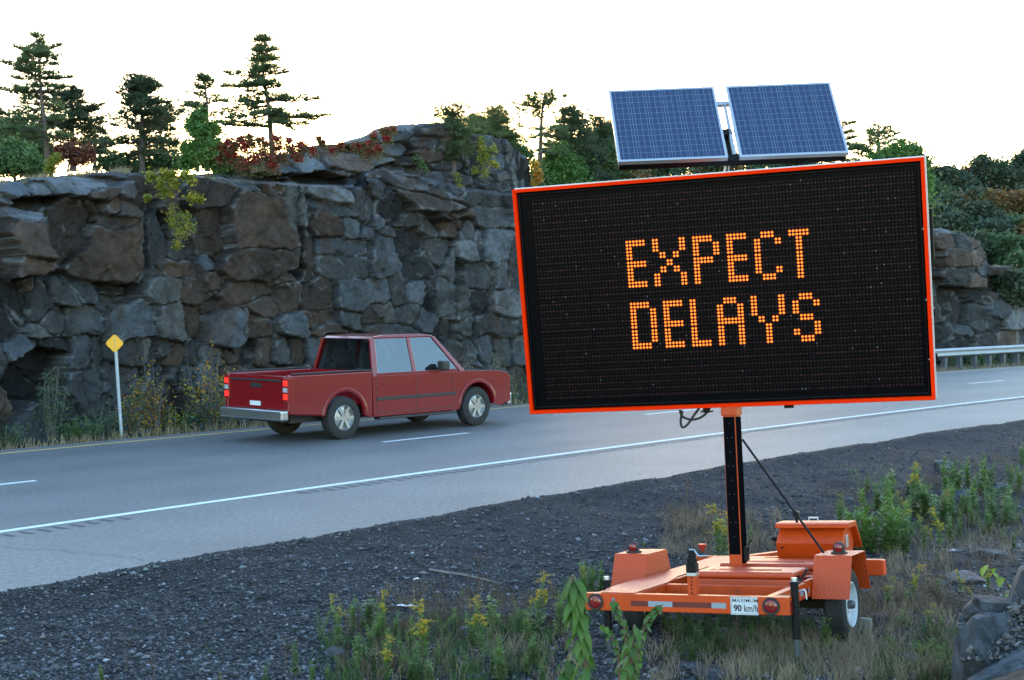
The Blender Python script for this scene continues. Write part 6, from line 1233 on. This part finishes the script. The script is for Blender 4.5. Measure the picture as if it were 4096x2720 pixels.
# around the trailer
pw('green',60,660,430,'green weed behind the left tail lamp',f=zt_,wide=1.2); pw('green',190,670,440,'light green weed left of the left fender',f=zt_,wide=1.2); pw('green',440,380,290,'small green weed just behind the left marker lamp',f=zt_); pw('green',500,380,285,'small green weed right of the left marker lamp',f=zt_)
pw('gold',1045,430,30,'tall bright goldenrod just left of the mast',f=zt_,wide=1.1); pw('gold',1085,420,90,'shorter goldenrod touching the mast',f=zt_); pw('green',1265,330,170,'small green weed just right of the mast',f=zt_); pw('red',1487,330,20,'crimson weed behind the left end of the control cabinet',f=zt_,wide=.5); pw('dry',950,440,40,'thin dead stalk left of the goldenrod by the mast',f=zt_); pw('dry',880,460,120,'brown dead stalk above the crank jack',f=zt_)
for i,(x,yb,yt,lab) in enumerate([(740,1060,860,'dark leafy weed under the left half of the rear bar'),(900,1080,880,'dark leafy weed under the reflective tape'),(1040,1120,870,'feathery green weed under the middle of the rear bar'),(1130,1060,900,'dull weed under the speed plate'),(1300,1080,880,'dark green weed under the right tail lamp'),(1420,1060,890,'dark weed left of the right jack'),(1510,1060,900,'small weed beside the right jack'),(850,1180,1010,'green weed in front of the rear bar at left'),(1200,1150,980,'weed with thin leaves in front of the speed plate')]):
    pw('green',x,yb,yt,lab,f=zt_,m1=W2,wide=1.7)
pw('green',1820,1100,820,'feathery bright weed left of the right tyre',f=zt_,wide=1.2); pw('green',1930,1080,905,'bright green weed in front of the right tyre',f=zt_,wide=1.4); pw('green',1850,1120,980,'low bright weed below the right fender',f=zt_,wide=1.5); pw('dry',1900,1010,470,'tall bare weed stalk in front of the right fender',f=zt_,wide=.6); pw('dry',1170,1130,620,'thin seedy stalk crossing the speed plate',f=zt_,wide=.5); pw('aspen',1310,860,650,'small leafy sprig inside the trailer frame',f=zt_,m1=W2)
# tall teasel-like stalks in front of the mast
pw('dry',800,460,-190,'tall brown stalk with dark seed heads left of the mast',f=zt_,wide=.7)
rs=random.Random(5)
for n_,(x0,y0,x1,y1),hh,lab,grp in ((52,(1330,2500,2240,2740),(55,150),'small leafy green weed in the patch left of the trailer','small green weeds left of the trailer'),(16,(2650,2490,3250,2680),(40,90),'small dark green weed growing under and before the trailer bar','small weeds under the trailer bar'),(58,(3450,1960,4090,2180),(60,150),'small leafy weed in the patch right of the control cabinet','small weeds right of the control cabinet'),(12,(3480,2500,3800,2720),(50,110),'small green weed in the dry grass below the tyre','small weeds in the dry grass by the tyre')):
    for i in range(n_):
        put(rs.choice(['green','green','arch','aspen']),rs.uniform(x0,x1),rs.uniform(y0,y1),rs.uniform(*hh),lab,group=grp,m1=rs.choice([W1,W1,W2]),wide=rs.uniform(1,1.7))
# ---------------------------------------------------------------- near saplings with large drooping leaves
BL=leafM('big_leaf_green',(.045,.11,.015),(.085,.165,.025),5,.45)
def big_leaf(mb_V,mb_F,p,d,L,w,r):
    d=np.array(d,float); d/=np.linalg.norm(d); s=np.cross(d,[0,0,1]); s/=np.linalg.norm(s)+1e-9; s=s*math.cos(r)+np.cross(d,s)*math.sin(r); n=np.cross(s,d)
    k=len(mb_V); prof=[0,.55,.95,1,.8,.45,.05]; pos=np.array(p,float); dd=d.copy()
    for i,q in enumerate(prof):
        c=pos.copy(); mb_V += [tuple(c-s*w*q*.5+n*w*.12*q),tuple(c),tuple(c+s*w*q*.5+n*w*.12*q)]
        dd=dd+np.array([0,0,-.28]); dd/=np.linalg.norm(dd); pos=pos+dd*L/6
    for i in range(6):
        a=k+i*3; mb_F+= [(a,a+1,a+4,a+3),(a+1,a+2,a+5,a+4)]
def sapling(name,label,path,Y,nl,L,w,seed,side=.9,mat=BL,spread=None,droop=-.1):
    r=np.random.default_rng(seed); P=[at_y(a,b,Y) for a,b in path]; base=P[0].copy(); base[2]=float(tz(base[0],base[1])) ; root=empty(name,tuple(base)); tag(root,label,'sapling')
    pts=[np.zeros(3)]+[p-base for p in P]; MB().tube(pts,[.010]+[lerp(.009,.003,i/len(P)) for i in range(len(P))],7).build('stem',M('sapling_stem',(.09,.05,.035),.6,var=.2),root,smooth=True)
    V=[];F=[]
    for k in range(nl):
        t=lerp(.02,1,(k+r.uniform(0,.8))/nl)*(len(P)-1); i=min(int(t),len(P)-2); p=P[i]*(1-(t-i))+P[i+1]*(t-i)-base
        a=k*2.4+r.uniform(-.4,.4); big_leaf(V,F,p+[0,0,0],[math.cos(a)*side,math.sin(a)*side*.8,droop+r.uniform(-.25,.35)],L*r.uniform(.7,1.15),w*r.uniform(.75,1.15),r.uniform(-.5,.5))
    np_mesh('leaves',np.array(V),np.array(F),mat,root,smooth=True); return root
sapling('sapling','tall near sapling with big drooping green leaves left of the trailer',[(2350,2800),(2335,2600),(2315,2450),(2300,2360),(2290,2300)],4.3,64,.090,.026,1,side=.55,droop=-.35)
sapling('sapling','lower near sapling with drooping leaves in front of the rear bar',[(2510,2850),(2520,2700),(2530,2600),(2538,2500)],4.8,32,.085,.024,2,side=.65,droop=-.3)
sapling('sapling','near sapling reaching out of the bottom edge left of the tall one',[(2230,2900),(2250,2800),(2265,2690),(2275,2620)],4.4,30,.085,.026,3,side=.6,droop=-.3)
sapling('sapling','small round-leaved aspen sprig over the left end of the rear bar',[(2500,2700),(2505,2600),(2500,2520),(2470,2440),(2450,2400)],7.0,30,.042,.040,4,side=1.1)
sapling('sapling','round-leaved aspen sprig in front of the reflective tape',[(2540,2700),(2560,2560),(2590,2480),(2620,2440),(2640,2420)],7.0,34,.042,.040,5,side=1.1)
sapling('sapling','leafy aspen sprig low beside the drooping sapling',[(2480,2720),(2470,2600),(2440,2540),(2410,2500)],7.0,20,.042,.040,6,side=1.1)
sapling('sapling','broad yellow-green leaves poking in above the corner rock pile',[(4090,2620),(4070,2400),(4010,2310),(3970,2300),(3950,2255)],10.4,13,.10,.075,7,mat=leafM('lime_leaf',(.16,.26,.03),(.22,.30,.04),5,.45))
# ---------------------------------------------------------------- grass (uncountable)
def blades(name,label,regs,n,hmin,hmax,w,mat,seed):
    r=np.random.default_rng(seed); C=[]
    A=np.array([(x1-x0)*(y1-y0)*dn for x0,y0,x1,y1,dn in regs]); A=A/A.sum()
    for (x0,y0,x1,y1,dn),a in zip(regs,A):
        m=int(n*a); cx=r.uniform(x0,x1,max(2,m//14)); cy=r.uniform(y0,y1,max(2,m//14)); i=r.integers(0,len(cx),m)
        px=cx[i]+r.normal(size=m)*14; py=cy[i]+r.normal(size=m)*7
        for a_,b_ in zip(px,py):
            z=-.3; 
            p=at_z(a_,b_,z); C.append(p)
    C=np.array(C)
    for _ in range(4):
        z=tz(C[:,0],C[:,1]); eye=np.array([0,0,EYE]); d=C-eye; k=(z-EYE)/d[:,2]; C=eye+d*k[:,None]
    m=len(C); d=r.normal(size=(m,3))*np.array([.33,.33,0])+[0,0,1]; wv=np.stack([r.normal(size=m),r.normal(size=m)*.4,0*C[:,0]],-1); wv/=np.linalg.norm(wv,axis=1)[:,None]; L=r.uniform(hmin,hmax,(m,1))
    b2=C+d*L*.6; tip=C+d*L+np.stack([r.normal(size=m)*.25,r.normal(size=m)*.25,-.05+0*C[:,0]],-1)*L
    V=np.stack([C-wv*w,C+wv*w,b2+wv*w*.7,b2-wv*w*.7,tip],1).reshape(-1,3); k=np.arange(m)[:,None]*5
    me=bpy.data.meshes.new(name); F4=(k+np.array([[0,1,2,3]])); F3=(k+np.array([[3,2,4]]))
    F=np.concatenate([F4.ravel(),F3.ravel()]); me.vertices.add(len(V)); me.vertices.foreach_set('co',V.astype(np.float32).ravel()); me.loops.add(len(F)); me.loops.foreach_set('vertex_index',F.astype(np.int32))
    me.polygons.add(2*m); me.polygons.foreach_set('loop_start',np.concatenate([np.arange(m)*4,4*m+np.arange(m)*3]).astype(np.int32)); me.polygons.foreach_set('loop_total',np.concatenate([np.full(m,4),np.full(m,3)]).astype(np.int32)); me.update(calc_edges=True); me.validate()
    me.materials.append(mat); o=bpy.data.objects.new(name,me); COL.objects.link(o); tag(o,label,'grass',kind='stuff')
DRYG=leafM('straw_grass',(.17,.125,.080),(.27,.205,.135),1.5,.3); GRG=leafM('fresh_grass',(.035,.085,.02),(.07,.12,.03),1.5,.4); BRG=leafM('brown_grass',(.085,.055,.035),(.14,.10,.06),1.5,.3)
blades('dry_grass','pale straw grass around and in front of the trailer',[(2900,2560,3500,2740,2.2),(3420,2380,3830,2740,1.3),(2600,2560,2900,2740,.5),(2650,2070,3120,2230,1.5),(3450,2200,3800,2360,.8),(3850,2080,4096,2260,.6),(1900,2560,2300,2740,.5),(1500,2600,1900,2740,.3)],9000,.05,.20,.0022,DRYG,1)
blades('brown_grass','brown dead grass among the weeds',[(2650,2040,2900,2200,1.5),(3000,2080,3120,2230,1),(3300,1950,4096,2200,.8),(3700,1840,4096,1960,1),(1500,2350,2250,2560,.6),(3400,2250,4000,2500,.8),(1350,2480,1900,2740,.5)],8000,.05,.22,.0020,BRG,2)
blades('green_grass','short green grass and low growth on the disturbed ground',[(2700,2480,3250,2640,2),(3680,2520,3840,2740,3),(3500,2560,3700,2740,1.5),(1480,2480,2200,2740,1.2),(3500,2000,4096,2160,.6),(3000,2600,3300,2740,1),(2250,2330,2450,2450,.8),(1250,2560,1500,2740,.8)],11000,.03,.13,.0022,GRG,3)
# ---------------------------------------------------------------- fallen branch and scraps
pts=[on_ground(1718,2284),on_ground(1790,2296),on_ground(1850,2304),on_ground(1930,2322),on_ground(2010,2342)]
fb=MB().tube([p+[0,0,.015] for p in pts],[.012,.011,.010,.008,.004],6).build('fallen_branch',M('bleached_wood',(.16,.145,.13),.85,var=.3,vscale=10),smooth=True); tag(fb,'long thin fallen branch lying on the gravel','branch')
SCR=[('white plastic strip lying on the gravel among the left weeds',1632,2434,.10,.025),('small white scrap on the gravel above the branch tip',1668,2327,.035,.015),('crumpled blue and white wrapper on the sandy ground at right',3815,2210,.07,.03),('white scrap lying below the asters at right',4025,2078,.05,.02)]
for i,(lab,nx,ny,a,b_) in enumerate(SCR):
    r=np.random.default_rng(40+i); p=on_ground(nx,ny); V=[];n=6
    for q in range(n):
        for w_ in(0,1): V.append((lerp(-a,a,q/(n-1))/1.0,(w_-.5)*b_*2+r.normal()*.004,.02+abs(r.normal())*.012))
    F=[(2*q,2*q+1,2*q+3,2*q+2) for q in range(n-1)]
    me=MB().add(V,F).build('plastic_scrap',M('white_litter',(.55,.58,.62),.5) if i!=2 else M('blue_white_litter',(.55,.58,.62),.4,col2=(.05,.08,.35),mixscale=40)); me.location=tuple(p); me.rotation_euler.z=r.uniform(-.4,.4); s_=me.modifiers.new('thick','SOLIDIFY'); s_.thickness=.002; tag(me,lab,'litter')
